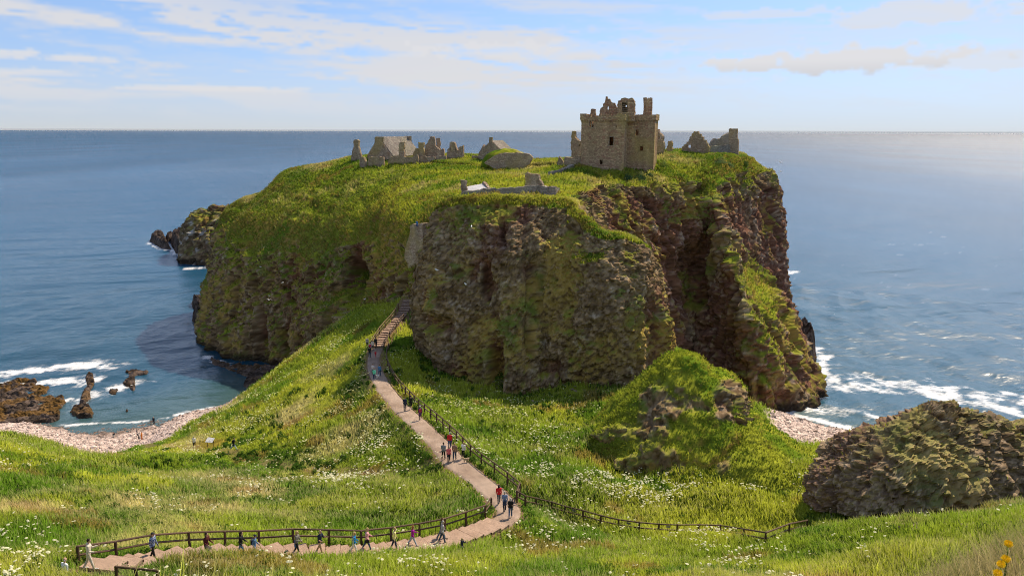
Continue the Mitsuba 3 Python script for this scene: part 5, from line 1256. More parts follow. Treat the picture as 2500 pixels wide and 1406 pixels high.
for i, (px, py, d, h) in enumerate(((2456, 1363, 6.0, .34), (2444, 1376, 5.9, .30), (2462, 1326, 6.2, .45), (2436, 1398, 5.7, .22))):
    top = W(px, py, d); base = np.array([top[0] + .03, top[1] + .02, float(ground(top[0], top[1])) - .05])
    key = numbered('sow_thistle')
    n_ = 22; r = np.random.default_rng(770 + i); a = np.arange(n_) * 2 * np.pi / n_
    view = np.array([-.35, -.55, .75]); view /= np.linalg.norm(view); ax = np.cross(view, [0, 0, 1]); ax /= np.linalg.norm(ax); ay = np.cross(view, ax)
    vv, ff = [], []
    for ring, (rad, lift_) in enumerate(((.036, 0), (.026, .004), (.014, .008))):
        for j in range(n_):
            e1 = ax * math.cos(a[j] + ring * .2) + ay * math.sin(a[j] + ring * .2); e2 = np.cross(view, e1)
            k0 = len(vv) ; R_ = rad * r.uniform(.88, 1.06)
            vv += [top + e1 * .003 + view * lift_, top + e1 * R_ * .7 - e2 * .0042 + view * (lift_ + .004), top + e1 * R_ + view * (lift_ + r.uniform(-.004, .004)), top + e1 * R_ * .7 + e2 * .0042 + view * (lift_ + .004)]
            ff += [[k0, k0 + 1, k0 + 2], [k0, k0 + 2, k0 + 3]]
    scene[key + '__flower_head'] = ply((np.array(vv), np.array(ff)), 'm_petal', color=np.tile([.80, .50, .015], (len(vv), 1)))
    scene[key + '__stem'] = ply(stick(base, top - view * .006, .004, 6, .7), 'm_leaf', color=np.tile([.12, .20, .04], (14, 1)))
    labels[key + '__flower_head'] = {'kind': 'stuff'}
    tag(key, 'yellow dandelion-like flower on a thin stem at bottom right, ' + ('second from top', 'third from top', 'topmost and farthest', 'lowest of the four')[i], 'flower')

# ------------------------------------------------------------------ growth on the headland: coarse tussocks where it is green
def tuft_field(v, n, veg, count, seed, hmul=1.0, wmul=1.0, zmin=3, dmax=270, bright=1.0, dry=.5, straw=.03):
    r = np.random.default_rng(seed)
    q = project(v)
    facing = ((CAM - v) * n).sum(1) > -20
    w = (veg > .45) * (v[:, 2] > zmin) * facing * (q[:, 2] < dmax) * (q[:, 0] > -100) * (q[:, 0] < 2600) * (.2 + .8 * veg)
    if w.sum() <= 0: w = np.ones(len(v))
    i = r.choice(len(v), count, p=w / w.sum())
    p = v[i] + r.normal(0, .15, (count, 3)) * [1, 1, 0]; d = q[i, 2]
    c = grass_colour(p, straw) * np.array([1.05, 1.0, .95]) * bright
    c = mixc(c, MOSS * 1.1, sstep(.9, .5, n[i, 2]) * .7); c = mixc(c, OCHRE, (r.random(count) < .3 + .5 * dry) * sstep(.9, .6, n[i, 2]) * .85 * min(1, dry * 2))
    c *= (1 + r.normal(0, .2, count))[:, None]
    t = mixc(c * 1.2, np.array([.42, .37, .18]), (r.random(count) < .3 * sstep(.6, .85, n[i, 2])) * .8 * min(1, dry * 2))
    return blade_mesh(p, n[i], r.uniform(.35, .85, count) * hmul, d * .0012 * r.uniform(.8, 1.4, count) * wmul, c, t, seed + 1, .6)
v, f, c, nn_ = tuft_field(head_v, head_n, head_veg, 120000, 800, 1.1)
put('headland_grass', leafy(v, f, c, nn_), 'rough tussock grass over the top and green faces of the headland', 'grass', kind='stuff')
v, f, c, nn_ = tuft_field(crag_v, crag_n, crag_veg, 24000, 810, .7, dry=.8)
put('crag_grass', leafy(v, f, c, nn_), 'grass along the top and ledges of the crag', 'grass', kind='stuff')
v, f, c, nn_ = tuft_field(hill_v, hill_n, hill_veg, 22000, 830, .4, 1.1, bright=.95, dry=.1, straw=-.12)
put('hillock_grass', leafy(v, f, c, nn_), 'short bright grass and moss over the hillock', 'grass', kind='stuff')
v, f, c, nn_ = tuft_field(boulder_v, boulder_n, boulder_veg, 1500, 820, .4)
put('outcrop_grass', leafy(v, f, c, nn_), 'dry grass tufts in the cracks of the right outcrop', 'grass', kind='stuff')
# ------------------------------------------------------------------ people: one jointed figure, posed and dressed each in its own way
def ball(p, r, seg=10): return m3.Manifold.sphere(r, seg).translate(tuple(map(float, p)))
def bone(a, ra, b, rb, seg=10): return m3.Manifold.batch_hull([ball(a, ra, seg), ball(b, rb, seg)])
def ell(c, r, seg=16): return m3.Manifold.sphere(1.0, seg).scale(tuple(r)).translate(tuple(map(float, c)))
def union(L): return m3.Manifold.batch_boolean(L, m3.OpType.Add)
def tri(M, refine=None, it=6):
    if refine: M = M.refine_to_length(refine)
    m = M.to_mesh(); t = trimesh.Trimesh(np.asarray(m.vert_properties)[:, :3], np.asarray(m.tri_verts), process=False)
    if refine: trimesh.smoothing.filter_taubin(t, .5, .53, it)
    return t
def skeleton(H, stride, arms, bend=0.0, knee=0.0):
    J = {}
    c, s = math.cos(bend), math.sin(bend)
    J['pel'] = np.array([0, 0, .525 * H - knee * .1 * H])
    up = np.array([0, s, c])
    J['waist'] = J['pel'] + up * .09 * H; J['chest'] = J['pel'] + up * .225 * H; J['neck'] = J['pel'] + up * .315 * H + np.array([0, .01, 0]) * H
    J['head'] = J['neck'] + (up * .35 + np.array([0, .08 + .3 * s, .65])) * .085 * H
    for sd, k in ((-1, 'l'), (1, 'r')):
        J['sh' + k] = J['chest'] + np.array([sd * .112 * H, 0, 0]) + up * .055 * H
        J['hip' + k] = J['pel'] + np.array([sd * .052 * H, 0, -.01 * H])
        th = stride * sd
        fwd, back = max(th, 0), max(-th, 0)
        a1 = th * .55; kb = .12 * back + .25 * back + .05 + knee
        J['kn' + k] = J['hip' + k] + np.array([sd * .006 * H, math.sin(a1 + knee * .6), -math.cos(a1 + knee * .6)]) * .245 * H
        a2 = a1 - kb
        J['an' + k] = J['kn' + k] + np.array([0, math.sin(a2), -math.cos(a2)]) * .238 * H
        J['toe' + k] = J['an' + k] + np.array([sd * .012 * H, .105 * H, -.022 * H])
        sw, el = arms[0 if sd < 0 else 1]
        sw = sw - stride * sd * .45
        J['el' + k] = J['sh' + k] + np.array([sd * .035 * H, math.sin(sw), -math.cos(sw)]) * .172 * H
        J['wr' + k] = J['el' + k] + np.array([-sd * .12 * min(el, 1.2) * .3, math.sin(sw + el), -math.cos(sw + el)]) * .150 * H
        dv = J['wr' + k] - J['el' + k]; J['hd' + k] = dv / np.linalg.norm(dv)
    lo = min(J['anl'][2], J['anr'][2]) - .038 * H
    for k in J:
        if not k.startswith('hd'): J[k] = J[k] - [0, 0, lo]
    return J
def hand(w, d, sd, H):
    """A palm, four unequal curled fingers and a thumb off its side."""
    x = np.cross(d, [0, 1, 0]); x = x / (np.linalg.norm(x) + 1e-9); y = np.cross(x, d)
    L = [m3.Manifold.batch_hull([ball(w, .020, 8), ball(w + d * .075 + y * .028, .013, 8), ball(w + d * .075 - y * .028, .013, 8)])]
    for i, ln in enumerate((.060, .072, .068, .052)):
        b = w + d * .075 + y * (.030 - .020 * i); m_ = b + (d * .85 - x * sd * .3) * ln * .6; e = m_ + (d * .45 - x * sd * .75) * ln * .5
        L += [bone(b, .010, m_, .009, 6), bone(m_, .009, e, .008, 6)]
    b = w + d * .022 + y * .022; L += [bone(b, .012, b + (d * .5 + y * .85) * .042, .010, 6), bone(b + (d * .5 + y * .85) * .042, .010, b + (d * .9 + y * .75) * .062, .008, 6)]
    return L
SKIN = np.array([.50, .32, .24])
DARKHAIR, BROWN, BLOND, GREY, RED = np.array([.025, .018, .014]), np.array([.12, .07, .035]), np.array([.50, .36, .17]), np.array([.42, .40, .38]), np.array([.33, .13, .05])
NAVY, BLACK, JEANS, WHT, GRY = np.array([.018, .026, .055]), np.array([.016, .016, .018]), np.array([.07, .12, .22]), np.array([.72, .72, .72]), np.array([.28, .28, .29])
def dyed(t, c, pattern=None, seed=0):
    v = t.vertices; c = np.asarray(c, float)
    k = 1 + .35 * (fbm(v, 9., 2, seed) - .5)
    col = np.tile(c, (len(v), 1)) * k[:, None]
    if pattern == 'stripes': col = mixc(col, np.array([.45, .52, .62]), sstep(.55, .6, np.sin(v[:, 2] * 75) * .5 + .5) * .8)
    if pattern == 'check': col = mixc(col, np.array([.40, .30, .22]), ((np.sin(v[:, 2] * 60) > .3) * .5 + (np.sin(v[:, 0] * 60) > .3) * .5) * .8)
    return np.clip(col, 0, .9)
def person(label, px, py, face, H=1.70, top=NAVY, legs=JEANS, hair=BROWN, hairlen=0, stride=.6, arms=((0, .3), (0, .3)), shoes=(.05, .045, .04), bend=.05, knee=0.0, extra=(), pattern=None, at=None, shorts=False, cap=None, bald=False, lift=0.0, skirt=0):
    key = numbered('person')
    if at is not None: pos = np.array(at, float)
    elif px < 1170 and py > 1300 and H > 1.3:                          # on the stepped path: where it passes that column
        i_ = int(np.argmin(np.abs(prj[:iw + 6, 0] - px))); pos = PATHD[i_].copy()
        off = np.clip((prj[i_, 1] - py) / 17.0, -.8, .8); pos[:2] += PN[i_] * off; pos[2] += .05
    else:
        pos = hit(px, py)
        dd, zz_, _ = path_frame(pos[None, :2], PATHD); d2, z2, _ = path_frame(pos[None, :2], STAIRD)
        if dd[0] < 1.7: pos[2] = zz_[0] + .04
    pos[2] += lift
    J = skeleton(H, stride * .78, arms, bend, knee)
    s = H / 1.72
    B = []
    P = lambda a, ra, b, rb: B.append(bone(J[a], ra * s, J[b], rb * s))
    P('pel', .095, 'waist', .088); P('waist', .088, 'chest', .105)
    B.append(m3.Manifold.batch_hull([ball(J['chest'], .10 * s), ball(J['shl'], .052 * s), ball(J['shr'], .052 * s), ball(J['neck'] - [0, 0, .03], .055 * s)]))
    P('neck', .050, 'head', .058)
    for k in 'lr':
        P('hip' + k, .080, 'kn' + k, .055); P('kn' + k, .055, 'an' + k, .034); B.append(bone(J['an' + k] - [0, .02, .01], .030 * s, J['toe' + k], .022 * s))
        P('sh' + k, .048, 'el' + k, .038); P('el' + k, .037, 'wr' + k, .024)
    hd = J['head'] + [0, .012, .035]
    B += [ell(hd, (.074 * s, .092 * s, .108 * s)), bone(hd + [0, .085 * s, -.005], .012, hd + [0, .100 * s, -.025], .016, 6), bone(hd + [0, .06 * s, -.085 * s], .030 * s, hd + [0, .03, -.06], .05 * s)]
    for sd in (-1, 1): B.append(ell(hd + [sd * .076 * s, -.005, -.01], (.012, .022, .030), 8))
    body = tri(union(B), .05 * s, 5)
    hands = []
    for sd, k in ((-1, 'l'), (1, 'r')): hands += hand(J['wr' + k], J['hd' + k], sd, H)
    hm = tri(union(hands))
    v = np.vstack([body.vertices, hm.vertices]); f = np.vstack([body.faces, hm.faces + len(body.vertices)])
    bodyM = trimesh.util.concatenate([body, hm])
    M = T().translate(pos.tolist()).rotate([0, 0, 1], face - 90)
    def part(name, t, c, pat=None, smooth=True):
        kk = f'{key}__{name}'; n = USED.get(kk, 0); USED[kk] = n + 1
        scene[kk if not n else f'{kk}_{n:03d}'] = {**ply((t.vertices, t.faces), 'm_cloth', smooth=smooth, color=dyed(t, c, pat, n)), 'to_world': M}
    skinc = dyed(bodyM, SKIN)
    eye = np.min([np.linalg.norm(bodyM.vertices - (hd + [sd * .030 * s, .080 * s, .012]), axis=1) for sd in (-1, 1)], 0) < .016
    lips = (np.abs(bodyM.vertices - (hd + [0, .082 * s, -.052])) < [.028, .03, .010]).all(1)
    skinc[eye] = [.03, .02, .02]; skinc[lips] = [.36, .14, .12]
    scene[key] = {**ply((bodyM.vertices, bodyM.faces), 'm_cloth', smooth=True, color=skinc), 'to_world': M}
    # top: loose round the trunk, sleeves to the wrist
    up = J['neck'] - J['pel']; up /= np.linalg.norm(up)
    sl = 'short' in extra
    tp_ = [m3.Manifold.batch_hull([ball(J['pel'] + up * .03, .118 * s), ball(J['waist'], .112 * s)]), m3.Manifold.batch_hull([ball(J['waist'], .112 * s), ball(J['chest'], .128 * s), ball(J['shl'], .068 * s), ball(J['shr'], .068 * s), ball(J['neck'] - up * .045, .072 * s)])]
    tp_[0] = m3.Manifold.batch_hull([tp_[0], ball(J['hipl'] + [0, 0, .02], .10 * s), ball(J['hipr'] + [0, 0, .02], .10 * s)])
    for k in 'lr':
        tp_ += [bone(J['sh' + k], .066 * s, J['el' + k], .054 * s)]
        if not sl: tp_ += [bone(J['el' + k], .053 * s, J['wr' + k] - J['hd' + k] * .01, .040 * s)]
    if 'hood' in extra: tp_.append(ell(J['neck'] + [0, -.07, .01], (.10, .07, .08)))
    part('shirt' if sl else 'jacket', tri(union(tp_), .06, 4), top, pattern)
    lg = []
    for k in 'lr':
        lg += [bone(J['hip' + k], .095 * s, J['kn' + k], .070 * s)]
        if not shorts: lg += [bone(J['kn' + k], .069 * s, J['an' + k] + [0, 0, .03], .055 * s)]
    lg.append(m3.Manifold.batch_hull([ball(J['hipl'], .095 * s), ball(J['hipr'], .095 * s), ball(J['pel'] + [0, 0, .03], .10 * s)]))
    part('shorts' if shorts else 'trousers', tri(union(lg), .06, 4), legs)
    for k in 'lr': part('shoe', tri(m3.Manifold.batch_hull([ball(J['an' + k] - [0, .03, .005], .042 * s), ball(J['toe' + k] + [0, .01, .004], .034 * s)])), shoes)
    hair_p = []
    if not bald:
        hair_p.append(ell(hd + [0, -.020 * s, .024 * s], (.084 * s, .094 * s, .102 * s)) - m3.Manifold.cube((.3, .3, .3), True).translate(tuple(hd + [0, .205 * s, -.06])))
        if hairlen: hair_p += [m3.Manifold.batch_hull([ball(hd + [0, -.06, .02], .085 * s), ball(hd + [0, -.085, -.12 * hairlen], .075 * s), ball(hd + [.05, -.07, -.16 * hairlen], .03), ball(hd + [-.05, -.07, -.16 * hairlen], .03)])]
        part('hair', tri(union(hair_p)), hair)
    else: part('hair', tri(m3.Manifold.batch_hull([ell(hd + [0, -.045 * s, -.02], (.080 * s, .055 * s, .05 * s))])), hair)
    if cap is not None: part('cap', tri(union([ell(hd + [0, -.008, .055 * s], (.086 * s, .098 * s, .066 * s)), ell(hd + [0, .10 * s, .048 * s], (.065, .055, .012))])), cap)
    for e in extra:
        if isinstance(e, tuple):
            nm, c = e
            if nm == 'backpack': part('backpack', tri(m3.Manifold.batch_hull([ball(J['chest'] + [sx_ * .10, -.19, dz], .055) for sx_ in (-1, 1) for dz in (.03, -.24)])), c)
            if nm == 'bag': part('bag', tri(m3.Manifold.batch_hull([ball(J['hipr'] + [.13, dy, dz], .035) for dy in (-.10, .12) for dz in (.0, -.16)])), c)
            if nm == 'strap': part('bag_strap', tri(bone(J['hipr'] + [.13, .02, .02], .015, J['shl'] + [.02, .07, .05], .015)), c)
            if nm == 'waist': part('jacket_round_waist', tri(m3.Manifold.batch_hull([ball(J['pel'] + [0, -.03, .05], .135), ball(J['hipl'] + [0, -.06, -.26], .10), ball(J['hipr'] + [0, -.06, -.26], .10)])), c)
            if nm == 'coat_on_arm': part('coat_over_arm', tri(m3.Manifold.batch_hull([ball(J['wrr'] + [0, -.06, -.03], .075), ball(J['wrr'] + [-.05, -.04, -.45], .08), ball(J['wrl'] + [.1, -.06, -.30], .06)])), c)
            if nm == 'phone':
                h = J['wrr'] + J['hdr'] * .10; t = trimesh.creation.box((.075, .15, .012)); t.apply_transform(trimesh.transformations.rotation_matrix(.7, [1, 0, 0])); t.apply_translation(h + [0, .02, .03]); part('phone', t, c, smooth=False)
    tag(key, label, 'person', 'visitors on the path and grass')
    return key
def mirror_arms(a, b): return ((a, b), (a, b))
HOLD = ((.25, 1.35), (.25, 1.35)); LOOSE = ((0, .25), (0, .25)); POCKET = ((-.15, .75), (-.15, .75))
person('man in cream hoodie and cream trousers walking at the left end of the stepped path', 238, 1386, 20, 1.80, (.55, .50, .42), (.58, .53, .45), DARKHAIR, stride=.6, arms=HOLD, shoes=(.6, .58, .55), extra=('hood',))
person('bald man in a white shirt, only head and shoulders in view at bottom left', 163, 1440, 60, 1.74, (.62, .66, .72), GRY, GREY, bald=True, extra=('short',), at=W(163, 1437, 42.0), stride=.3)
person('man in flat cap and blue striped shirt behind the grass at the left fence', 388, 1364, -10, 1.75, (.03, .06, .20), BLACK, DARKHAIR, cap=(.04, .04, .045), pattern='stripes', stride=.5)
person('woman in black and red top carrying a grey coat over her arm', 506, 1362, -20, 1.68, (.09, .02, .02), BLACK, DARKHAIR, 1, arms=((.1, .9), (.1, 1.2)), extra=(('coat_on_arm', (.22, .20, .18)),), stride=.4)
person('woman in black leather jacket and bright blue jeans with long dark hair', 583, 1358, 5, 1.72, BLACK, (.06, .17, .33), DARKHAIR, 1.6, stride=.8, arms=((.0, .6), (.0, .9)))
person('boy in dark cap and light blue denim jacket with a dark backpack', 613, 1362, 0, 1.58, (.10, .20, .36), (.13, .24, .40), DARKHAIR, cap=NAVY, stride=.5, arms=POCKET, extra=(('backpack', (.03, .035, .06)),))
person('blond woman in grey cardigan with blue jacket tied at her waist, holding a cup', 731, 1353, -5, 1.72, (.20, .19, .17), BLACK, BLOND, 1.9, stride=.5, arms=((.1, .3), (.2, 1.6)), extra=(('waist', (.05, .13, .26)), ('phone', WHT)))
person('bald man in navy polo shirt and tan trousers looking at a phone', 788, 1352, -20, 1.82, NAVY, (.42, .30, .17), GREY, bald=True, stride=.7, arms=HOLD, extra=('short', ('phone', BLACK)))
person('blond woman in bright blue jacket with white hood and white trousers', 861, 1353, 5, 1.72, (.02, .20, .47), (.72, .71, .70), BLOND, .8, stride=.75, arms=((-.1, .7), (.2, 1.2)), shoes=(.55, .30, .22), extra=('hood',))
person('woman in pale pink jacket with black shoulder bag, jeans and pink shoes', 903, 1342, 10, 1.76, (.68, .36, .38), (.05, .09, .15), BLOND, .9, stride=.75, arms=((.1, .6), (.1, .9)), shoes=(.60, .16, .20), extra=(('bag', BLACK), ('strap', BLACK)))
person('short haired blond person in pale yellow cardigan and dark jeans', 960, 1342, 15, 1.76, (.70, .63, .26), (.03, .045, .08), BLOND, stride=.5, arms=LOOSE, shoes=(.35, .32, .45))
person('woman with long red hair in magenta jacket and pale blue jeans', 1013, 1333, 10, 1.68, (.32, .015, .26), (.36, .43, .52), RED, 1.5, stride=.9, arms=((.1, .8), (.1, .8)), shoes=(.4, .3, .35))
person('man in light grey hooded sweatshirt and blue jeans, hands in pockets', 1073, 1327, 15, 1.84, (.34, .34, .35), (.06, .09, .14), GREY, stride=.55, arms=POCKET, extra=('hood',))
person('woman with curly brown hair in black jacket walking beside the man in grey', 1084, 1314, 15, 1.78, BLACK, (.10, .14, .20), BROWN, .8, stride=.7, arms=LOOSE)
person('small child in navy and white hooded top and grey leggings running on the grass', 1128, 1349, -20, 1.20, NAVY, (.48, .48, .50), BLOND, 1.2, stride=1.1, arms=((.2, 1.3), (.2, 1.3)), extra=('hood',))
person('woman in bright red top with dark hair, rear of the trio by the path bend', 1218, 1232, 100, 1.72, (.60, .02, .03), (.10, .11, .13), DARKHAIR, .8, stride=.5)
person('grey haired man in blue checked shirt with navy jacket round his waist at the bend', 1232, 1252, 100, 1.80, (.17, .23, .38), (.02, .025, .04), GREY, stride=.5, arms=POCKET, extra=(('waist', (.025, .045, .10)),))
person('woman in black jacket and jeans, nearest of the trio at the path bend', 1246, 1268, 85, 1.72, BLACK, (.07, .12, .24), GREY, .8, stride=.4, extra=(('bag', (.4, .36, .28)),))
person('grey haired person in bright red jacket with purple bag, at the path junction', 1098, 1098, 95, 1.72, (.58, .02, .03), (.05, .08, .16), GREY, stride=.5, extra=(('bag', (.18, .05, .25)),))
person('man in grey jacket and black trousers, leftmost of the group at the path junction', 1083, 1125, 80, 1.74, (.20, .22, .25), BLACK, DARKHAIR, stride=.5, arms=POCKET)
person('woman with long black hair in pink top and black jacket at the path junction', 1096, 1131, -80, 1.66, (.65, .14, .18), (.02, .025, .04), DARKHAIR, 1.6, stride=.5, extra=(('waist', BLACK),))
person('man in brown checked shirt and jeans with fair hair at the path junction', 1110, 1127, 85, 1.80, (.22, .12, .075), (.05, .075, .12), BLOND, stride=.5, pattern='check')
person('woman in white blouse and black trousers standing by the fence with a small dog', 1131, 1122, 60, 1.66, WHT, BLACK, BLOND, stride=.15, arms=((.2, .9), (.1, .6)), extra=(('strap', BLACK),))
person('man in navy jacket and dark jeans walking up the gravel path, left of two', 989, 1006, 100, 1.76, NAVY, (.03, .045, .08), BROWN, stride=.4)
person('man in black jacket and shorts with bare calves, right of two on the gravel path', 1003, 1002, 95, 1.76, BLACK, (.02, .02, .025), DARKHAIR, stride=.6, shorts=True, shoes=(.6, .6, .6))
person('walker with white cap and red backpack on the gravel path', 1026, 1027, 95, 1.72, (.06, .04, .09), BLACK, GREY, cap=WHT, stride=.5, extra=(('backpack', (.42, .05, .09)), ('waist', (.10, .04, .12))))
person('woman in mint green top and navy trousers with a white dog on the far path', 914, 929, 80, 1.66, (.14, .60, .42), (.025, .05, .10), BROWN, stride=.3, shoes=WHT)
person('person in white and red top behind the mint green top on the far path', 911, 917, 80, 1.66, (.58, .50, .52), (.10, .08, .10), BROWN, stride=.4)
person('man in denim jacket and jeans right of the mint green top, far path', 927, 922, 85, 1.78, (.06, .16, .34), (.06, .10, .18), BROWN, stride=.5, extra=(('bag', BLACK),))
person('man all in black with arms down at the foot of the upper steps', 918, 852, -90, 1.80, BLACK, BLACK, DARKHAIR, stride=.3)
person('small child in a red suit standing alone on the far path', 917, 874, -80, 1.00, (.55, .03, .05), (.50, .03, .05), BLOND, stride=.2, shoes=(.4, .03, .05))
person('man in black tee shirt and dark jeans, nearest of the far group below the steps', 903, 876, 95, 1.80, BLACK, (.03, .06, .09), DARKHAIR, stride=.3, extra=('short',))
person('person with red backpack and pink sleeves in the far group below the steps', 904, 863, 95, 1.72, (.55, .38, .40), (.10, .10, .13), BROWN, stride=.4, extra=(('backpack', (.55, .03, .06)),))
person('woman in cream top facing down the path in the far group below the steps', 910, 857, -85, 1.64, (.66, .58, .50), (.05, .05, .06), BROWN, 1, stride=.3)
person('person in white and navy jersey, leftmost of the far group below the steps', 897, 849, -80, 1.76, (.30, .30, .36), (.03, .04, .07), DARKHAIR, stride=.3, extra=(('waist', NAVY),))
person('dark dressed person standing on the left shingle beach by the water', 376, 1036, -80, 1.70, (.025, .03, .05), BLACK, BLOND, stride=.3, shoes=(.3, .1, .08))
person('person in dark grey coat bending on the beach edge beside the orange coat', 339, 1076, 200, 1.62, (.06, .065, .07), (.05, .05, .06), DARKHAIR, stride=.3, bend=.5, knee=.25, lift=.3)
person('person in long orange coat at the beach edge', 347, 1077, 30, 1.66, (.62, .20, .03), (.55, .17, .03), BROWN, stride=.2, extra=(('waist', (.62, .20, .03)),), lift=.3)
person('dark person sitting low on the pebbles in the middle of the left beach', 278, 1066, -60, 1.5, (.05, .05, .06), (.5, .5, .5), DARKHAIR, stride=.2, bend=.6, knee=1.3)
person('man in white shirt and dark shorts walking away on the grass shelf', 475, 1096, 110, 1.80, WHT, (.05, .045, .04), GREY, stride=.6, shorts=True, extra=('short',), lift=.15)
person('man in black jacket and pale jeans striding on the grass shelf with a dark bag', 572, 1101, 10, 1.80, BLACK, (.36, .46, .56), DARKHAIR, stride=1.1, extra=(('bag', BLACK), ('backpack', BLACK)), lift=.15)
person('person in blue and white jacket sitting on top of the tall grey gate wall', 0, 0, -120, 1.6, (.05, .20, .50), (.05, .08, .20), BROWN, stride=.1, bend=.3, knee=1.2, at=W(1019, 551, 150.0), lift=-.2)

# dogs and gulls
def animal(key, bones, c, M, label, cat, extra=()):
    t = tri(union([bone(np.array(a, float), ra, np.array(b, float), rb, 8) for a, ra, b, rb in bones]), .03, 3)
    scene[key] = {**ply((t.vertices, t.faces), 'm_cloth', smooth=True, color=dyed(t, c)), 'to_world': M}
    tag(key, label, cat)
DOG = [((0, -.22, .30), .085, (0, .02, .29), .085), ((0, .02, .29), .09, (0, .18, .31), .10), ((0, .2, .34), .07, (0, .30, .46), .055), ((0, .31, .47), .062, (0, .37, .46), .05), ((0, .37, .455), .036, (0, .46, .44), .026),
       ((-.045, .30, .51), .02, (-.055, .27, .57), .01), ((.045, .30, .51), .02, (.055, .27, .57), .01), ((0, -.27, .33), .025, (0, -.40, .44), .014),
       *[((sx_ * .07, .17, .28), .042, (sx_ * .07, .15, .14), .026) for sx_ in (-1, 1)], *[((sx_ * .07, .15, .14), .024, (sx_ * .07, .17, .02), .022) for sx_ in (-1, 1)], *[((sx_ * .07, .17, .02), .022, (sx_ * .07, .20, .018), .018) for sx_ in (-1, 1)],
       *[((sx_ * .07, -.20, .28), .065, (sx_ * .075, -.14, .18), .04) for sx_ in (-1, 1)], *[((sx_ * .075, -.14, .18), .034, (sx_ * .075, -.25, .11), .022) for sx_ in (-1, 1)], *[((sx_ * .075, -.25, .11), .022, (sx_ * .075, -.22, .02), .020) for sx_ in (-1, 1)], *[((sx_ * .075, -.22, .02), .021, (sx_ * .075, -.18, .018), .017) for sx_ in (-1, 1)]]
for (px, py, ang, c, lb) in ((1138, 1132, 200, (.45, .33, .20), 'small sandy dog beside the woman in the white blouse'), (922, 926, 250, (.72, .70, .66), 'small white dog at the heels of the mint green top')):
    q = hit(px, py); q[2] = path_frame(q[None, :2], PATHD)[1][0] + .03
    animal(numbered('dog'), DOG, c, T().translate(q.tolist()).rotate([0, 0, 1], ang - 90).scale(1.15), lb, 'dog')
GULL_SIT = [((0, -.14, .16), .06, (0, .06, .19), .085), ((0, .06, .19), .08, (0, .13, .27), .045), ((0, .13, .29), .05, (0, .16, .30), .042), ((0, .19, .295), .016, (0, .25, .285), .007), ((0, -.14, .16), .05, (0, -.32, .15), .012), ((.04, 0, .12), .012, (.04, .01, 0), .010), ((-.04, 0, .12), .012, (-.04, .01, 0), .010)]
GULL_FLY = [((0, -.12, 0), .06, (0, .08, 0), .075), ((0, .08, 0), .07, (0, .20, .02), .045), ((0, .22, .02), .014, (0, .28, .01), .006), ((0, -.12, 0), .05, (0, -.30, 0), .015)] + [b for s_ in (-1, 1) for b in (((s_ * .05, .05, .02), .035, (s_ * .32, .08, .14), .022), ((s_ * .05, -.06, .02), .025, (s_ * .32, -.02, .14), .016), ((s_ * .32, .05, .14), .022, (s_ * .68, -.06, .06), .006))]
allv = np.vstack([crag_v, head_v])
def on_rock(px, py, dmin):            # nearest rock vertex seen at that pixel
    q = project(allv); k = np.nonzero((np.abs(q[:, 0] - px) < 6) & (np.abs(q[:, 1] - py) < 6))[0]
    return allv[k[np.argmin(q[k, 2])]] if len(k) else None
pos_txt = ('high on the crag face', 'on the crag near the left clefts', 'low on the crag left of centre', 'on the left cliff above the sea', 'halfway down the left cliff', 'low on the left cliff near the waterline', 'beside the cave under the left spur', 'on the ridge of the right cliff')
for i, (px, py) in enumerate(((1150, 553), (1142, 699), (1062, 667), (640, 650), (656, 728), (720, 780), (887, 728), (1850, 480))):
    q = on_rock(px, py, 0)
    if q is None: continue
    animal(numbered('gull'), GULL_SIT, (.80, .80, .80), T().translate((q + [0, -.35, .15]).tolist()).rotate([0, 0, 1], 40 * i).scale(1.35), 'white gull perched ' + pos_txt[i], 'gull')
for i, (px, py, d) in enumerate(((1905, 397, 205), (1906, 419, 205), (657, 732, 190), (476, 518, 300), (690, 690, 195))):
    animal(numbered('gull'), GULL_FLY, (.80, .80, .80), T().translate(W(px, py, d).tolist()).rotate([0, 0, 1], 70 * i + 20).rotate([0, 1, 0], 15 - 8 * i).scale(1.25), 'white gull flying ' + ('over the sea to the right, the upper of two', 'over the sea to the right, the lower of two', 'in front of the left cliff', 'over the sea beside the far left stack', 'in front of the left cliff, the higher one')[i], 'gull')

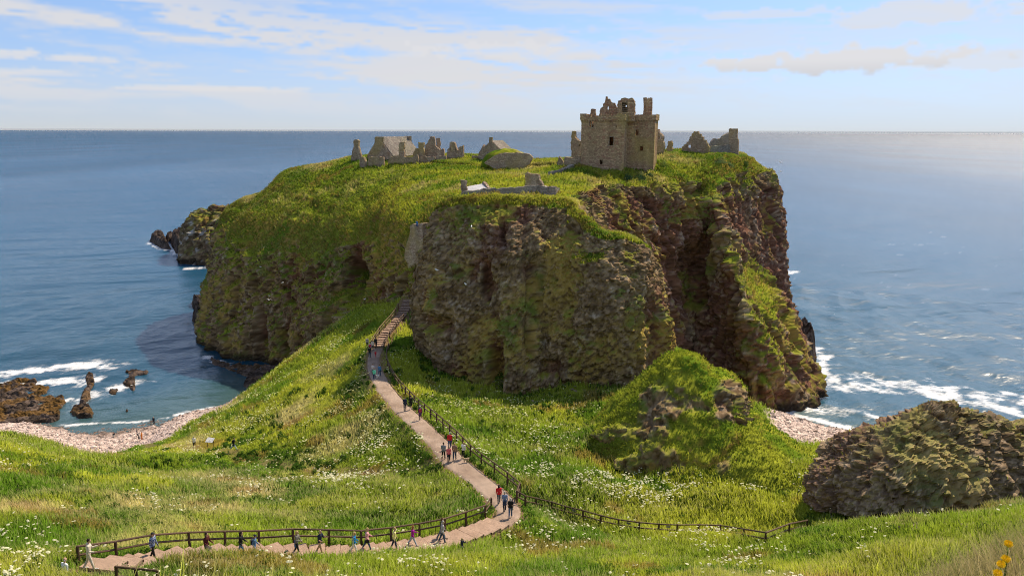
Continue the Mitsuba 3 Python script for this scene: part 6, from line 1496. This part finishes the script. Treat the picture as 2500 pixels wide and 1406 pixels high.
# leafy shrubs and tall weeds on the plateau
def shrub(px, py, w_, h_, label, cols, leaf=.16, n=420, up=0.0):
    q = on_rock(px, py, 0)
    if q is None: return
    q = np.array(q)
    key = numbered('shrub'); sd = 900 + USED['shrub']
    v, f, c = clumps(np.array([q + [0, .4, up]]), np.array([w_]), np.array([h_]), n, np.array([leaf]), sd, lambda p, r: mixc(np.array(cols[0]), np.array(cols[1]), r.random(len(p))))
    scene[key + '__foliage'] = ply((v, f), 'm_leaf', color=c)
    r = np.random.default_rng(sd); sv_, sf_, k0 = [], [], 0
    for _ in range(7):
        a, b = stick(q + [r.normal(0, w_ * .3), .4 + r.normal(0, w_ * .2), -.3], q + [r.normal(0, w_ * .6), .4 + r.normal(0, w_ * .4), h_ * .8 + up], .035, 5, .4); sv_.append(a); sf_.append(b + k0); k0 += len(a)
    scene[key + '__stem'] = ply((np.vstack(sv_), np.vstack(sf_)), 'm_wood', color=np.tile([.10, .08, .04], (k0, 1)))
    labels[key + '__stem'] = labels[key + '__foliage'] = {'kind': 'stuff'}
    tag(key, label, 'shrub')
DK, LT = ((.035, .085, .035), (.085, .15, .07)), ((.13, .20, .05), (.27, .34, .10))
shrub(1535, 434, 1.5, 1.7, 'dark green bush against the keep wall in the corner of the wing', DK)
shrub(1565, 434, 1.8, 1.8, 'dark green bush at the foot of the keep wing, right of another bush', DK)
shrub(1590, 428, 1.2, 1.3, 'small dark bush at the right corner of the keep', DK)
shrub(1618, 402, 1.5, 1.9, 'tall pale green weeds right of the keep corner', LT, .13)
shrub(1640, 384, 1.9, 1.5, 'pale green leafy mound on the plateau edge below the chimney stump', LT, .13)
shrub(1690, 384, 1.7, 1.5, 'pale green leafy mound below the wide stepped gable', LT, .13)
shrub(1756, 393, 2.0, 1.8, 'bushy grey green clump in front of the roofless pale building', ((.10, .17, .06), (.22, .30, .12)), .15)
shrub(1786, 404, 1.4, 1.5, 'grey green clump below the tall twin chimney', ((.10, .17, .06), (.22, .30, .12)), .15)
shrub(1820, 400, 1.0, 1.6, 'upright dark green shrub at the far right plateau edge', ((.06, .12, .03), (.13, .20, .05)), .13)
shrub(995, 590, 1.2, 1.8, 'light green tall weeds beside the grey gate wall', LT, .13, 260)

# ------------------------------------------------------------------ sea air between the eye and the horizon
scene['sea_air'] = {'type': 'homogeneous', 'albedo': .96, 'sigma_t': 5.0e-6}
scene['haze'] = {'type': 'cube', 'to_world': T().translate([0, 0, 33]).scale([75000, 75000, 43]), 'bsdf': {'type': 'null'}, 'interior': {'type': 'ref', 'id': 'sea_air'}}
scene['camera']['medium'] = {'type': 'ref', 'id': 'sea_air'}
tag('haze', 'thin pale sea haze in the air over the whole place', 'haze', kind='stuff')
